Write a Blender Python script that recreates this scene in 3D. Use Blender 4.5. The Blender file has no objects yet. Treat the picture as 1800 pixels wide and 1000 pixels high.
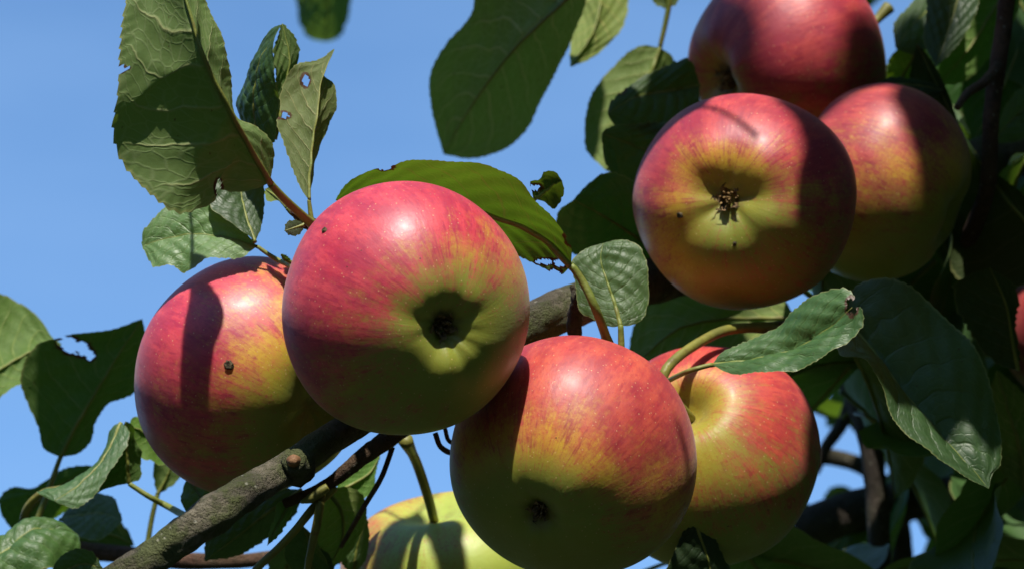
import bpy, math, random
import numpy as np
from mathutils import Vector, Matrix, noise as mnoise

random.seed(7)
SC = bpy.context.scene
COL = SC.collection

# ------------------------------------------------------------------ camera
PITCH = math.radians(25.0)
CAM = np.array([0.0, 0.0, 1.55])
LENS = 112.0
K = 36.0 / LENS / 1800.0
XA = np.array([1.0, 0, 0])
UA = np.array([0, -math.sin(PITCH), math.cos(PITCH)])
FA = np.array([0, math.cos(PITCH), math.sin(PITCH)])
cam_d = bpy.data.cameras.new('camera')
cam = bpy.data.objects.new('camera', cam_d)
COL.objects.link(cam)
cam.location = CAM
cam.rotation_euler = (math.radians(90) + PITCH, 0, 0)
cam_d.lens = LENS
cam_d.sensor_width = 36.0
cam_d.clip_start = 0.05
cam_d.clip_end = 6000
cam_d.dof.use_dof = True
cam_d.dof.focus_distance = 0.945
cam_d.dof.aperture_fstop = 19.0
SC.camera = cam

# ------------------------------------------------------------------ sun, sky, exposure
SUN_C = np.array([0.0, 0.955, 0.30])           # sun direction along camera right / up / back
SUN_C = SUN_C / np.linalg.norm(SUN_C)
SUN = SUN_C[0] * XA + SUN_C[1] * UA - SUN_C[2] * FA
ELEV = math.asin(SUN[2])
AZ = math.atan2(SUN[0], SUN[1])
world = bpy.data.worlds.new('World')
SC.world = world
world.use_nodes = True
wn = world.node_tree
wn.nodes.clear()
sky = wn.nodes.new('ShaderNodeTexSky')
sky.sky_type = 'NISHITA'
sky.sun_disc = False
sky.sun_elevation = ELEV
sky.sun_rotation = AZ
sky.altitude = 100
sky.air_density = 1.0
sky.dust_density = 0.05
sky.ozone_density = 2.4
wbg = wn.nodes.new('ShaderNodeBackground')
wbg.inputs['Strength'].default_value = 0.124
wout = wn.nodes.new('ShaderNodeOutputWorld')
# thin high wisps, the same all over the sky
wtc = wn.nodes.new('ShaderNodeTexCoord')
wmp = wn.nodes.new('ShaderNodeMapping')
wmp.inputs['Scale'].default_value = (1.0, 1.0, 3.2)
wns = wn.nodes.new('ShaderNodeTexNoise')
wns.inputs['Scale'].default_value = 7.0
wns.inputs['Detail'].default_value = 3.0
wrm = wn.nodes.new('ShaderNodeMapRange')
wrm.inputs[1].default_value = 0.35
wrm.inputs[2].default_value = 0.75
wrm.inputs[3].default_value = 0.0
wrm.inputs[4].default_value = 0.34
wmx = wn.nodes.new('ShaderNodeMix')
wmx.data_type = 'RGBA'
wmx.inputs[7].default_value = (1.6, 2.8, 4.9, 1)
wn.links.new(wtc.outputs['Generated'], wmp.inputs[0])
wn.links.new(wmp.outputs[0], wns.inputs['Vector'])
wn.links.new(wns.outputs[0], wrm.inputs[0])
wn.links.new(wrm.outputs[0], wmx.inputs['Factor'])
wti = wn.nodes.new('ShaderNodeMix')
wti.data_type = 'RGBA'
wti.blend_type = 'MULTIPLY'
wti.inputs['Factor'].default_value = 1.0
wti.inputs[7].default_value = (0.78, 1.0, 1.14, 1)
wn.links.new(sky.outputs[0], wti.inputs[6])
wn.links.new(wti.outputs[2], wmx.inputs[6])
wn.links.new(wmx.outputs[2], wbg.inputs['Color'])
wn.links.new(wbg.outputs[0], wout.inputs['Surface'])
sun_d = bpy.data.lights.new('sun', 'SUN')
sun_d.energy = 4.8
sun_d.angle = math.radians(0.55)
sun_d.color = (1.0, 0.94, 0.84)
sun_o = bpy.data.objects.new('sun', sun_d)
COL.objects.link(sun_o)
sun_o.rotation_mode = 'QUATERNION'
sun_o.rotation_quaternion = Vector(SUN).to_track_quat('Z', 'Y')
sun_o.location = (0, -3, 8)
SC.view_settings.view_transform = 'Standard'
SC.view_settings.look = 'None'
SC.view_settings.exposure = 0.57
SC.view_settings.gamma = 1.0
SC.view_settings.use_curve_mapping = False
SC.cycles.max_bounces = 8
SC.cycles.transparent_max_bounces = 8
SC.cycles.use_denoising = True
SC.cycles.sample_clamp_indirect = 6.0

# ------------------------------------------------------------------ helpers
def c3(px, py, d):
    """pixel of the 1800x1000 picture at depth d -> camera axes, metres (arrays allowed)"""
    px, py, d = np.broadcast_arrays(np.asarray(px, float), np.asarray(py, float), np.asarray(d, float))
    return np.stack([(px - 900) * K * d, -(py - 500) * K * d, -d], -1)

def toworld(c):
    c = np.asarray(c, float)
    return CAM + c[..., :1] * XA + c[..., 1:2] * UA - c[..., 2:3] * FA

def W(px, py, d):
    return toworld(c3(px, py, d))

def topx(c):
    d = -c[..., 2]
    return np.stack([c[..., 0] / (K * d) + 900, 500 - c[..., 1] / (K * d)], -1)

def dirw(v):
    v = np.asarray(v, float)
    v = v / np.linalg.norm(v)
    return v[0] * XA + v[1] * UA - v[2] * FA

def resample(pts, n, tt=None):
    p = np.asarray(pts, float)
    seg = np.linalg.norm(np.diff(p[:, :2], axis=0), axis=1)
    if p.shape[1] == 3 and seg.sum() < 1.0:
        seg = np.linalg.norm(np.diff(p, axis=0), axis=1)
    seg = np.maximum(seg, 1e-9)
    u = np.concatenate([[0], np.cumsum(seg)])
    u /= u[-1]
    t = np.linspace(0, 1, n) if tt is None else np.asarray(tt)
    if len(p) == 2:
        return p[0] + (p[1] - p[0]) * t[:, None]
    m = np.zeros_like(p)
    du = np.diff(u)
    sl = np.diff(p, axis=0) / du[:, None]
    m[1:-1] = (sl[:-1] * du[1:, None] + sl[1:] * du[:-1, None]) / (du[1:] + du[:-1])[:, None]
    m[0] = sl[0]
    m[-1] = sl[-1]
    i = np.clip(np.searchsorted(u, t, side='right') - 1, 0, len(p) - 2)
    h = du[i][:, None]
    x = ((t - u[i]) / du[i])[:, None]
    return ((2 * x**3 - 3 * x**2 + 1) * p[i] + (x**3 - 2 * x**2 + x) * h * m[i]
            + (-2 * x**3 + 3 * x**2) * p[i + 1] + (x**3 - x**2) * h * m[i + 1])

def tube(pts, rad, sides=8, bump=None):
    """pts (n,3), rad (n,) -> verts, quads ; closed ends"""
    pts = np.asarray(pts, float)
    n = len(pts)
    rad = np.broadcast_to(np.asarray(rad, float), (n,))
    tg = np.gradient(pts, axis=0)
    tg /= np.maximum(np.linalg.norm(tg, axis=1), 1e-12)[:, None]
    ref = np.array([0.3, 0.2, 0.9]) if abs(tg[0, 2]) < 0.9 else np.array([0.9, 0.2, 0.1])
    a = np.cross(tg[0], ref)
    a /= np.linalg.norm(a)
    V = []
    ang = np.linspace(0, 2 * math.pi, sides, endpoint=False)
    for i in range(n):
        a = a - tg[i] * np.dot(a, tg[i])
        a /= np.linalg.norm(a)
        b = np.cross(tg[i], a)
        rr = np.full(sides, rad[i])
        if bump is not None:
            rr = rr * bump(i / (n - 1), ang)
        V.append(pts[i] + np.cos(ang)[:, None] * a * rr[:, None] + np.sin(ang)[:, None] * b * rr[:, None])
    V = np.concatenate(V)
    F = []
    for i in range(n - 1):
        for j in range(sides):
            k = (j + 1) % sides
            F.append((i * sides + j, i * sides + k, (i + 1) * sides + k, (i + 1) * sides + j))
    c0 = len(V)
    V = np.concatenate([V, pts[:1], pts[-1:]])
    for j in range(sides):
        k = (j + 1) % sides
        F.append((c0, k, j))
        F.append((c0 + 1, (n - 1) * sides + j, (n - 1) * sides + k))
    return V, F

def link(name, me, parent=None, **props):
    o = bpy.data.objects.new(name, me)
    COL.objects.link(o)
    if parent is not None:
        o.parent = parent
        o.matrix_parent_inverse = Matrix.Translation(parent.location).inverted() if parent.rotation_mode != 'QUATERNION' else parent.matrix_basis.inverted()
    for k, v in props.items():
        o[k] = v
    return o

def mesh(name, V, F, mats, smooth=True, mi=None):
    me = bpy.data.meshes.new(name)
    me.from_pydata([tuple(v) for v in np.asarray(V)], [], F)
    for m in mats:
        me.materials.append(m)
    if smooth:
        me.polygons.foreach_set('use_smooth', [True] * len(me.polygons))
    if mi is not None:
        me.polygons.foreach_set('material_index', mi)
    me.update()
    return me

def empty(name, loc, **props):
    o = bpy.data.objects.new(name, None)
    COL.objects.link(o)
    o.location = loc
    o.empty_display_size = 0.02
    for k, v in props.items():
        o[k] = v
    return o

# ------------------------------------------------------------------ node shorthand
class NB:
    def __init__(self, name):
        self.m = bpy.data.materials.new(name)
        self.m.use_nodes = True
        self.t = self.m.node_tree
        self.t.nodes.clear()
        self.out = self.t.nodes.new('ShaderNodeOutputMaterial')
    def n(self, ty, **kw):
        nd = self.t.nodes.new(ty)
        for k, v in kw.items():
            setattr(nd, k, v)
        return nd
    def put(self, sock, v):
        if hasattr(v, 'is_linked') or hasattr(v, 'links'):
            self.t.links.new(v, sock)
        else:
            if sock.type == 'RGBA' and len(v) == 3:
                v = (*v, 1)
            sock.default_value = v
    def math(self, op, a, b=0.0, c=0.0):
        nd = self.n('ShaderNodeMath', operation=op)
        self.put(nd.inputs[0], a)
        self.put(nd.inputs[1], b)
        self.put(nd.inputs[2], c)
        return nd.outputs[0]
    def ramp(self, v, lo, hi, o0=0.0, o1=1.0, smooth=True):
        nd = self.n('ShaderNodeMapRange', interpolation_type='SMOOTHSTEP' if smooth else 'LINEAR')
        self.put(nd.inputs[0], v)
        nd.inputs[1].default_value = lo
        nd.inputs[2].default_value = hi
        self.put(nd.inputs[3], o0)
        self.put(nd.inputs[4], o1)
        return nd.outputs[0]
    def mix(self, f, a, b, mode='MIX'):
        nd = self.n('ShaderNodeMix', data_type='RGBA', blend_type=mode)
        self.put(nd.inputs['Factor'], f)
        self.put(nd.inputs[6], a)
        self.put(nd.inputs[7], b)
        return nd.outputs[2]
    def noise(self, vec, scale, detail=3.0, rough=0.5, out=0):
        nd = self.n('ShaderNodeTexNoise')
        if vec is not None:
            self.put(nd.inputs['Vector'], vec)
        nd.inputs['Scale'].default_value = scale
        nd.inputs['Detail'].default_value = detail
        nd.inputs['Roughness'].default_value = rough
        return nd.outputs[out]
    def voro(self, vec, scale, feature='F1', out=0):
        nd = self.n('ShaderNodeTexVoronoi', feature=feature)
        self.put(nd.inputs['Vector'], vec)
        nd.inputs['Scale'].default_value = scale
        return nd.outputs[out]
    def comb(self, x, y, z):
        nd = self.n('ShaderNodeCombineXYZ')
        for i, v in enumerate((x, y, z)):
            self.put(nd.inputs[i], v)
        return nd.outputs[0]
    def sep(self, v):
        nd = self.n('ShaderNodeSeparateXYZ')
        self.put(nd.inputs[0], v)
        return nd.outputs
    def bump(self, h, dist, strength=1.0):
        nd = self.n('ShaderNodeBump')
        nd.inputs['Strength'].default_value = strength
        nd.inputs['Distance'].default_value = dist
        self.put(nd.inputs['Height'], h)
        return nd.outputs[0]
    def principled(self, base, rough, normal=None, **kw):
        p = self.n('ShaderNodeBsdfPrincipled')
        self.put(p.inputs['Base Color'], base)
        self.put(p.inputs['Roughness'], rough)
        if normal is not None:
            self.put(p.inputs['Normal'], normal)
        for k, v in kw.items():
            self.put(p.inputs[k.replace('_', ' ')], v)
        return p.outputs[0]
    def done(self, sh):
        self.t.links.new(sh, self.out.inputs['Surface'])
        return self.m

# ------------------------------------------------------------------ materials
NV = 8.0
def leaf_material():
    b = NB('leaf blade')
    uv = b.n('ShaderNodeUVMap', uv_map='leaf').outputs[0]
    u, v, _ = b.sep(uv)
    info = b.n('ShaderNodeObjectInfo')
    rnd, tone = info.outputs['Random'], info.outputs['Color']
    s = b.math('MULTIPLY', b.math('SUBTRACT', u, 0.5), 2.0)
    a = b.math('ABSOLUTE', s)
    pos = b.n('ShaderNodeTexCoord').outputs['Object']
    uvo = b.comb(b.math('MULTIPLY', u, 1.0), b.math('MULTIPLY', v, 1.7), b.math('MULTIPLY', rnd, 37.0))
    wob = b.math('MULTIPLY', b.math('SUBTRACT', b.noise(uvo, 4.0, 2.0), 0.5), 0.8)
    side = b.math('MULTIPLY', b.math('GREATER_THAN', s, 0.0), 0.5)
    q = b.math('ADD', b.math('ADD', b.math('MULTIPLY', b.math('SUBTRACT', v, b.math('MULTIPLY', b.math('POWER', a, 1.25), 0.24)), NV), side), wob)
    dv = b.math('MULTIPLY', b.math('ABSOLUTE', b.math('SUBTRACT', b.math('FRACT', q), 0.5)), 2.0)   # 0 on a vein
    wv = b.math('SUBTRACT', 0.17, b.math('MULTIPLY', a, 0.10))
    vein = b.math('SUBTRACT', 1.0, b.math('MINIMUM', b.math('DIVIDE', dv, wv), 1.0))
    vein = b.math('MULTIPLY', vein, b.ramp(a, 1.0, 0.75))
    rib = b.math('SUBTRACT', 1.0, b.math('MINIMUM', b.math('DIVIDE', a, b.math('SUBTRACT', 0.085, b.math('MULTIPLY', v, 0.06))), 1.0))
    net = b.voro(b.comb(b.math('MULTIPLY', u, 13.0), b.math('MULTIPLY', q, 3.0), rnd), 1.0, 'DISTANCE_TO_EDGE')
    net = b.ramp(net, 0.0, 0.10, 1.0, 0.0)
    vn = b.math('MAXIMUM', vein, rib)
    big = b.noise(uvo, 2.2, 3.0, 0.6)
    fine = b.noise(pos, 900.0, 2.0, 0.6)
    # upper side
    up0 = b.mix(big, (0.026, 0.062, 0.017), (0.058, 0.115, 0.028))
    up0 = b.mix(b.math('MULTIPLY', net, 0.30), up0, (0.10, 0.16, 0.05))
    up0 = b.mix(b.math('MULTIPLY', vn, 0.38), up0, (0.11, 0.17, 0.05))
    up0 = b.mix(b.math('MULTIPLY', b.ramp(fine, 0.55, 0.8), 0.3), up0, (0.02, 0.04, 0.012))
    # underside
    un0 = b.mix(big, (0.082, 0.122, 0.034), (0.140, 0.188, 0.058))
    un0 = b.mix(b.math('MULTIPLY', net, 0.45), un0, (0.19, 0.22, 0.10))
    un0 = b.mix(b.math('MULTIPLY', vn, 0.75), un0, (0.33, 0.33, 0.15))
    back = b.n('ShaderNodeNewGeometry').outputs['Backfacing']
    col = b.mix(back, up0, un0)
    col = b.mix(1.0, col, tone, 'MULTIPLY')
    vary = b.n('ShaderNodeHueSaturation')
    b.put(vary.inputs['Hue'], b.ramp(rnd, 0, 1, 0.485, 0.515, False))
    b.put(vary.inputs['Value'], b.ramp(b.math('FRACT', b.math('MULTIPLY', rnd, 7.3)), 0, 1, 0.85, 1.15, False))
    b.put(vary.inputs['Color'], col)
    col = vary.outputs[0]
    rim = b.ramp(a, 0.965, 0.99)
    col = b.mix(b.math('MULTIPLY', rim, 0.6), col, (0.24, 0.25, 0.09))
    # insect damage, brown where eaten, and a few brown specks
    dam = b.n('ShaderNodeAttribute', attribute_name='damage').outputs['Fac']
    dn = b.math('ADD', dam, b.math('MULTIPLY', b.math('SUBTRACT', b.noise(uvo, 22.0, 3.0), 0.5), 0.7))
    dmk = b.math('MULTIPLY', b.ramp(dn, 0.30, 0.60), b.ramp(dam, 0.02, 0.12))
    spk = b.ramp(b.noise(uvo, 34.0, 1.0), 0.74, 0.80)
    dmk = b.math('MAXIMUM', dmk, b.math('MULTIPLY', spk, 0.7))
    col = b.mix(dmk, col, (0.07, 0.032, 0.012))
    h = b.math('ADD', b.math('MULTIPLY', vn, -1.0), b.math('ADD', b.math('MULTIPLY', net, -0.3), b.math('MULTIPLY', fine, 0.25)))
    nrm = b.bump(h, 0.0004, 0.5)
    rough = b.ramp(back, 0.0, 1.0, b.ramp(big, 0.3, 0.7, 0.44, 0.56), 0.65, False)
    spec = b.ramp(back, 0.0, 1.0, 0.55, 0.25, False)
    pr = b.principled(col, rough, nrm, Specular_IOR_Level=spec)
    tr = b.n('ShaderNodeBsdfTranslucent')
    tcol = b.mix(b.math('MULTIPLY', vn, 0.6), (0.17, 0.27, 0.02), (0.10, 0.13, 0.02))
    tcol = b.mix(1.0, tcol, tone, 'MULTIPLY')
    tcol = b.mix(dmk, tcol, (0.04, 0.015, 0.004))
    b.put(tr.inputs['Color'], tcol)
    mx = b.n('ShaderNodeMixShader')
    mx.inputs[0].default_value = 0.27
    b.t.links.new(pr, mx.inputs[1])
    b.t.links.new(tr.outputs[0], mx.inputs[2])
    return b.done(mx.outputs[0])

def stalk_material(name, c0, c1, c2):
    b = NB(name)
    pos = b.n('ShaderNodeTexCoord').outputs['Object']
    rnd = b.n('ShaderNodeObjectInfo').outputs['Random']
    nz = b.noise(pos, 90.0, 3.0)
    col = b.mix(b.ramp(nz, 0.35, 0.65), c0, c1)
    col = b.mix(b.math('MULTIPLY', b.ramp(b.noise(pos, 260.0, 2.0), 0.55, 0.75), 0.6), col, c2)
    nrm = b.bump(b.noise(pos, 700.0, 2.0), 0.0003, 0.6)
    return b.done(b.principled(col, 0.5, nrm, Specular_IOR_Level=0.35, Subsurface_Weight=0.0))

def bark_material(name, c0, c1, moss, amt):
    b = NB(name)
    pos = b.n('ShaderNodeTexCoord').outputs['Object']
    n1 = b.noise(pos, 60.0, 5.0, 0.6)
    n2 = b.noise(pos, 420.0, 5.0, 0.7)
    n3 = b.noise(pos, 1500.0, 3.0, 0.6)
    col = b.mix(b.ramp(n1, 0.3, 0.7), c0, c1)
    col = b.mix(b.math('MULTIPLY', b.ramp(n2, 0.48, 0.64), 0.55), col, (0.035, 0.026, 0.018))
    mk = b.math('MULTIPLY', b.ramp(b.math('ADD', b.noise(pos, 48.0, 3.0), b.math('MULTIPLY', n2, 0.35)), 0.60, 0.78), amt)
    col = b.mix(mk, col, moss)
    lich = b.math('MULTIPLY', b.ramp(b.voro(pos, 330.0), 0.22, 0.08), b.ramp(b.noise(pos, 110.0, 2.0), 0.44, 0.58))
    col = b.mix(b.math('MULTIPLY', lich, 0.7), col, (0.36, 0.35, 0.28))
    h = b.math('ADD', n2, b.math('ADD', b.math('MULTIPLY', n3, 0.6), b.math('MULTIPLY', mk, 0.5)))
    nrm = b.bump(h, 0.0021, 1.0)
    return b.done(b.principled(col, 0.8, nrm, Specular_IOR_Level=0.25))

def plain_material(name, c0, c1, scale, rough=0.7, bmp=0.0003):
    b = NB(name)
    pos = b.n('ShaderNodeTexCoord').outputs['Object']
    nz = b.noise(pos, scale, 4.0, 0.6)
    col = b.mix(b.ramp(nz, 0.3, 0.7), c0, c1)
    return b.done(b.principled(col, rough, b.bump(nz, bmp), Specular_IOR_Level=0.3))

def apple_material(name, R, blush, bias, red, yellow, green, seed, gdir, cav=0.55):
    """blush / gdir: directions in the apple's own axes (z = calyx)"""
    b = NB(name)
    pos = b.n('ShaderNodeTexCoord').outputs['Object']
    sc = b.n('ShaderNodeVectorMath', operation='SCALE')
    b.put(sc.inputs[0], pos)
    sc.inputs['Scale'].default_value = 1.0 / R
    p = sc.outputs[0]
    x, y, z = b.sep(p)
    rxy = b.math('SQRT', b.math('ADD', b.math('MULTIPLY', x, x), b.math('ADD', b.math('MULTIPLY', y, y), 0.002)))
    ux, uy = b.math('DIVIDE', x, rxy), b.math('DIVIDE', y, rxy)
    def dot(v):
        nd = b.n('ShaderNodeVectorMath', operation='DOT_PRODUCT')
        b.put(nd.inputs[0], p)
        nd.inputs[1].default_value = tuple(v)
        return nd.outputs['Value']
    off = b.n('ShaderNodeVectorMath', operation='ADD')
    b.put(off.inputs[0], p)
    off.inputs[1].default_value = (seed * 3.1, seed * 1.7, seed * 2.3)
    po = off.outputs[0]
    # streaks run from stalk to calyx
    st = b.comb(b.math('MULTIPLY', ux, 1.0), b.math('MULTIPLY', uy, 1.0), b.math('ADD', b.math('MULTIPLY', z, 0.34), seed * 1.9))
    s1 = b.noise(st, 7.0, 4.0, 0.65)
    s2 = b.noise(st, 22.0, 3.0, 0.6)
    st2 = b.comb(ux, uy, b.math('ADD', b.math('MULTIPLY', z, 0.16), seed * 1.1))
    s3 = b.noise(st2, 40.0, 3.0, 0.65)
    lump = b.noise(po, 1.6, 3.0, 0.55)
    blot = b.noise(po, 6.0, 4.0, 0.65)
    e = b.math('ADD', dot(blush), bias)
    e = b.math('ADD', e, b.math('MULTIPLY', b.math('SUBTRACT', lump, 0.5), 1.1))
    e = b.math('ADD', e, b.math('MULTIPLY', b.math('SUBTRACT', s1, 0.5), 1.05))
    e = b.math('ADD', e, b.math('ADD', b.math('MULTIPLY', b.math('SUBTRACT', blot, 0.5), 1.0), b.math('MULTIPLY', b.math('SUBTRACT', b.noise(po, 26.0, 3.0, 0.7), 0.5), 0.85)))
    e = b.math('ADD', e, b.math('MULTIPLY', b.math('SUBTRACT', s3, 0.5), 0.85))
    # ground colour shows round the calyx basin and in the stalk basin
    cz = b.math('MULTIPLY', b.ramp(rxy, 0.85, 0.08), b.ramp(b.math('ABSOLUTE', z), 0.2, 0.5))
    e = b.math('SUBTRACT', e, b.math('MULTIPLY', cz, cav * 1.5))
    gr = b.math('ADD', dot(gdir), b.math('MULTIPLY', b.math('SUBTRACT', lump, 0.5), 0.8))
    gr = b.math('ADD', gr, b.math('MULTIPLY', cz, 0.5))
    ground = b.mix(b.ramp(gr, -0.25, 0.75), yellow, green)
    crim = b.ramp(b.math('ADD', b.math('MULTIPLY', b.noise(po, 3.4, 4.0, 0.62), 0.55), b.math('MULTIPLY', s1, 0.45)), 0.40, 0.60)
    redc = b.mix(b.ramp(b.math('ADD', b.math('MULTIPLY', s1, 0.6), b.math('MULTIPLY', s3, 0.4)), 0.36, 0.62), red, tuple(np.array(red) * np.array((1.2, 3.4, 1.3))))
    redc = b.mix(b.math('MULTIPLY', b.math('SUBTRACT', 1.0, crim), 0.75), redc, tuple(np.array(red) * np.array((0.66, 0.6, 0.9))))
    m1 = b.ramp(e, -0.36, 0.86)
    col = b.mix(b.math('MULTIPLY', m1, 0.97), ground, redc)
    # darker dashes in the half-coloured zone
    dash = b.math('MULTIPLY', b.ramp(b.math('ADD', s2, b.math('MULTIPLY', blot, 0.45)), 0.76, 0.92), b.ramp(e, -0.45, 0.25))
    col = b.mix(b.math('MULTIPLY', dash, 0.55), col, tuple(np.array(red) * np.array((0.62, 0.55, 0.8))))
    fine = b.noise(po, 38.0, 3.0, 0.7)
    col = b.mix(b.math('MULTIPLY', b.ramp(fine, 0.52, 0.72), b.math('MULTIPLY', b.ramp(e, -0.75, -0.05), 0.6)), col, tuple(np.array(red) * 0.85))
    # lenticels and a few dark scab specks
    vd = b.voro(po, 19.0)
    col = b.mix(b.math('MULTIPLY', b.ramp(vd, 0.15, 0.07), 0.55), col, (0.62, 0.42, 0.20))
    vs = b.voro(po, 6.5)
    col = b.mix(b.math('MULTIPLY', b.ramp(vs, 0.055, 0.035), b.ramp(b.noise(po, 3.0, 1.0), 0.5, 0.6)), col, (0.05, 0.022, 0.012))
    rus = b.math('MULTIPLY', b.ramp(rxy, 0.24, 0.08), b.ramp(blot, 0.35, 0.65))
    col = b.mix(b.math('MULTIPLY', rus, 0.75), col, (0.16, 0.11, 0.04))
    wax = b.noise(po, 2.7, 4.0, 0.6)
    h = b.math('ADD', b.math('MULTIPLY', blot, 0.5), b.math('ADD', b.math('MULTIPLY', fine, 0.10), b.math('MULTIPLY', s1, 0.35)))
    nrm = b.bump(h, 0.0008, 0.38)
    sh = b.principled(col, b.ramp(wax, 0.3, 0.7, 0.43, 0.58), nrm, Specular_IOR_Level=0.50,
                      Coat_Weight=0.06, Coat_Roughness=0.27, Sheen_Weight=0.10, Sheen_Roughness=0.45, Subsurface_Weight=0.36, Subsurface_Scale=0.0085, Subsurface_Radius=(1.0, 0.45, 0.18))
    return b.done(sh)

M_LEAF = leaf_material()
M_PET = stalk_material('leaf stalk', (0.13, 0.165, 0.028), (0.19, 0.20, 0.045), (0.13, 0.10, 0.03))
M_STALK = stalk_material('apple stalk', (0.20, 0.19, 0.035), (0.13, 0.13, 0.03), (0.10, 0.05, 0.02))
M_BARK = bark_material('mossy bark', (0.060, 0.051, 0.037), (0.175, 0.152, 0.108), (0.066, 0.085, 0.020), 0.75)
M_DBARK = bark_material('dark bark', (0.050, 0.040, 0.032), (0.095, 0.075, 0.058), (0.05, 0.06, 0.025), 0.35)
M_TWIG = bark_material('brown twig bark', (0.085, 0.042, 0.028), (0.16, 0.09, 0.06), (0.10, 0.09, 0.04), 0.25)
M_CUT = plain_material('cut wood', (0.13, 0.06, 0.028), (0.24, 0.13, 0.06), 420.0, 0.7, 0.0006)
M_SEPAL = plain_material('dried sepal', (0.035, 0.022, 0.011), (0.22, 0.14, 0.065), 700.0, 0.85, 0.0004)
M_STAMEN = plain_material('dried stamen', (0.16, 0.09, 0.03), (0.30, 0.20, 0.08), 600.0, 0.85, 0.0004)
M_SCAB = plain_material('scab', (0.025, 0.018, 0.012), (0.12, 0.09, 0.045), 900.0, 0.9, 0.0006)

# ------------------------------------------------------------------ ground
gb = NB('orchard grass')
gp = gb.n('ShaderNodeTexCoord').outputs['Object']
gcol = gb.mix(gb.noise(gp, 0.6, 5.0, 0.6), (0.016, 0.028, 0.008), (0.034, 0.048, 0.016))
gcol = gb.mix(gb.ramp(gb.noise(gp, 14.0, 4.0, 0.6), 0.5, 0.75), gcol, (0.050, 0.044, 0.024))
M_GROUND = gb.done(gb.principled(gcol, 0.9, gb.bump(gb.noise(gp, 30.0, 5.0), 0.05)))
gv, gf = [(0, 0, 0)], []
rings = [0.6, 1.5, 3, 6, 12, 30, 80, 250, 800, 2500]
for r in rings:
    for k in range(48):
        a_ = 2 * math.pi * k / 48
        x_, y_ = r * math.cos(a_), r * math.sin(a_)
        gv.append((x_, y_ + 0.8, 0.03 * mnoise.noise(Vector((x_ * 0.5, y_ * 0.5, 0))) if r < 100 else 0.0))
for k in range(48):
    gf.append((0, 1 + k, 1 + (k + 1) % 48))
for i in range(len(rings) - 1):
    for k in range(48):
        k2 = (k + 1) % 48
        gf.append((1 + i * 48 + k, 1 + (i + 1) * 48 + k, 1 + (i + 1) * 48 + k2, 1 + i * 48 + k2))
link('ground', mesh('ground', gv, gf, [M_GROUND]), kind='structure')

# ------------------------------------------------------------------ the tree
TREE = empty('apple_tree', (1.15, 2.05, 0.0), category='tree',
             label='leafy apple tree with lichen-grey branches and green serrated leaves filling the frame around the apples')

def branch(name, pts, radpx, mat, sides=18, n=60, rough=0.10, seed=0, freq=9.0, label=None, parent=None, knots=()):
    """pts in picture pixels + depth; radius in picture pixels at that depth"""
    p = np.asarray(pts, float)
    r = resample(p, n)
    c = c3(r[:, 0], r[:, 1], r[:, 2])
    rad = np.interp(np.linspace(0, 1, n), np.linspace(0, 1, len(radpx)), radpx) * K * r[:, 2]
    for (kt, kw, ka) in knots:
        rad = rad * (1 + ka * np.exp(-((np.linspace(0, 1, n) - kt) / kw) ** 2))
    def bump(t, ang):
        return np.array([1 + rough * (mnoise.noise(Vector((math.cos(a) * 1.3, math.sin(a) * 1.3, t * freq + seed * 5.3)))
                                      + 0.5 * mnoise.noise(Vector((math.cos(a) * 3, math.sin(a) * 3, t * freq * 3 + seed)))) for a in ang])
    V, F = tube(c, rad, sides, bump)
    o = link(name, mesh(name, toworld(V), F, [mat]), parent or TREE)
    if label:
        o['label'] = label
    return o

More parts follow.
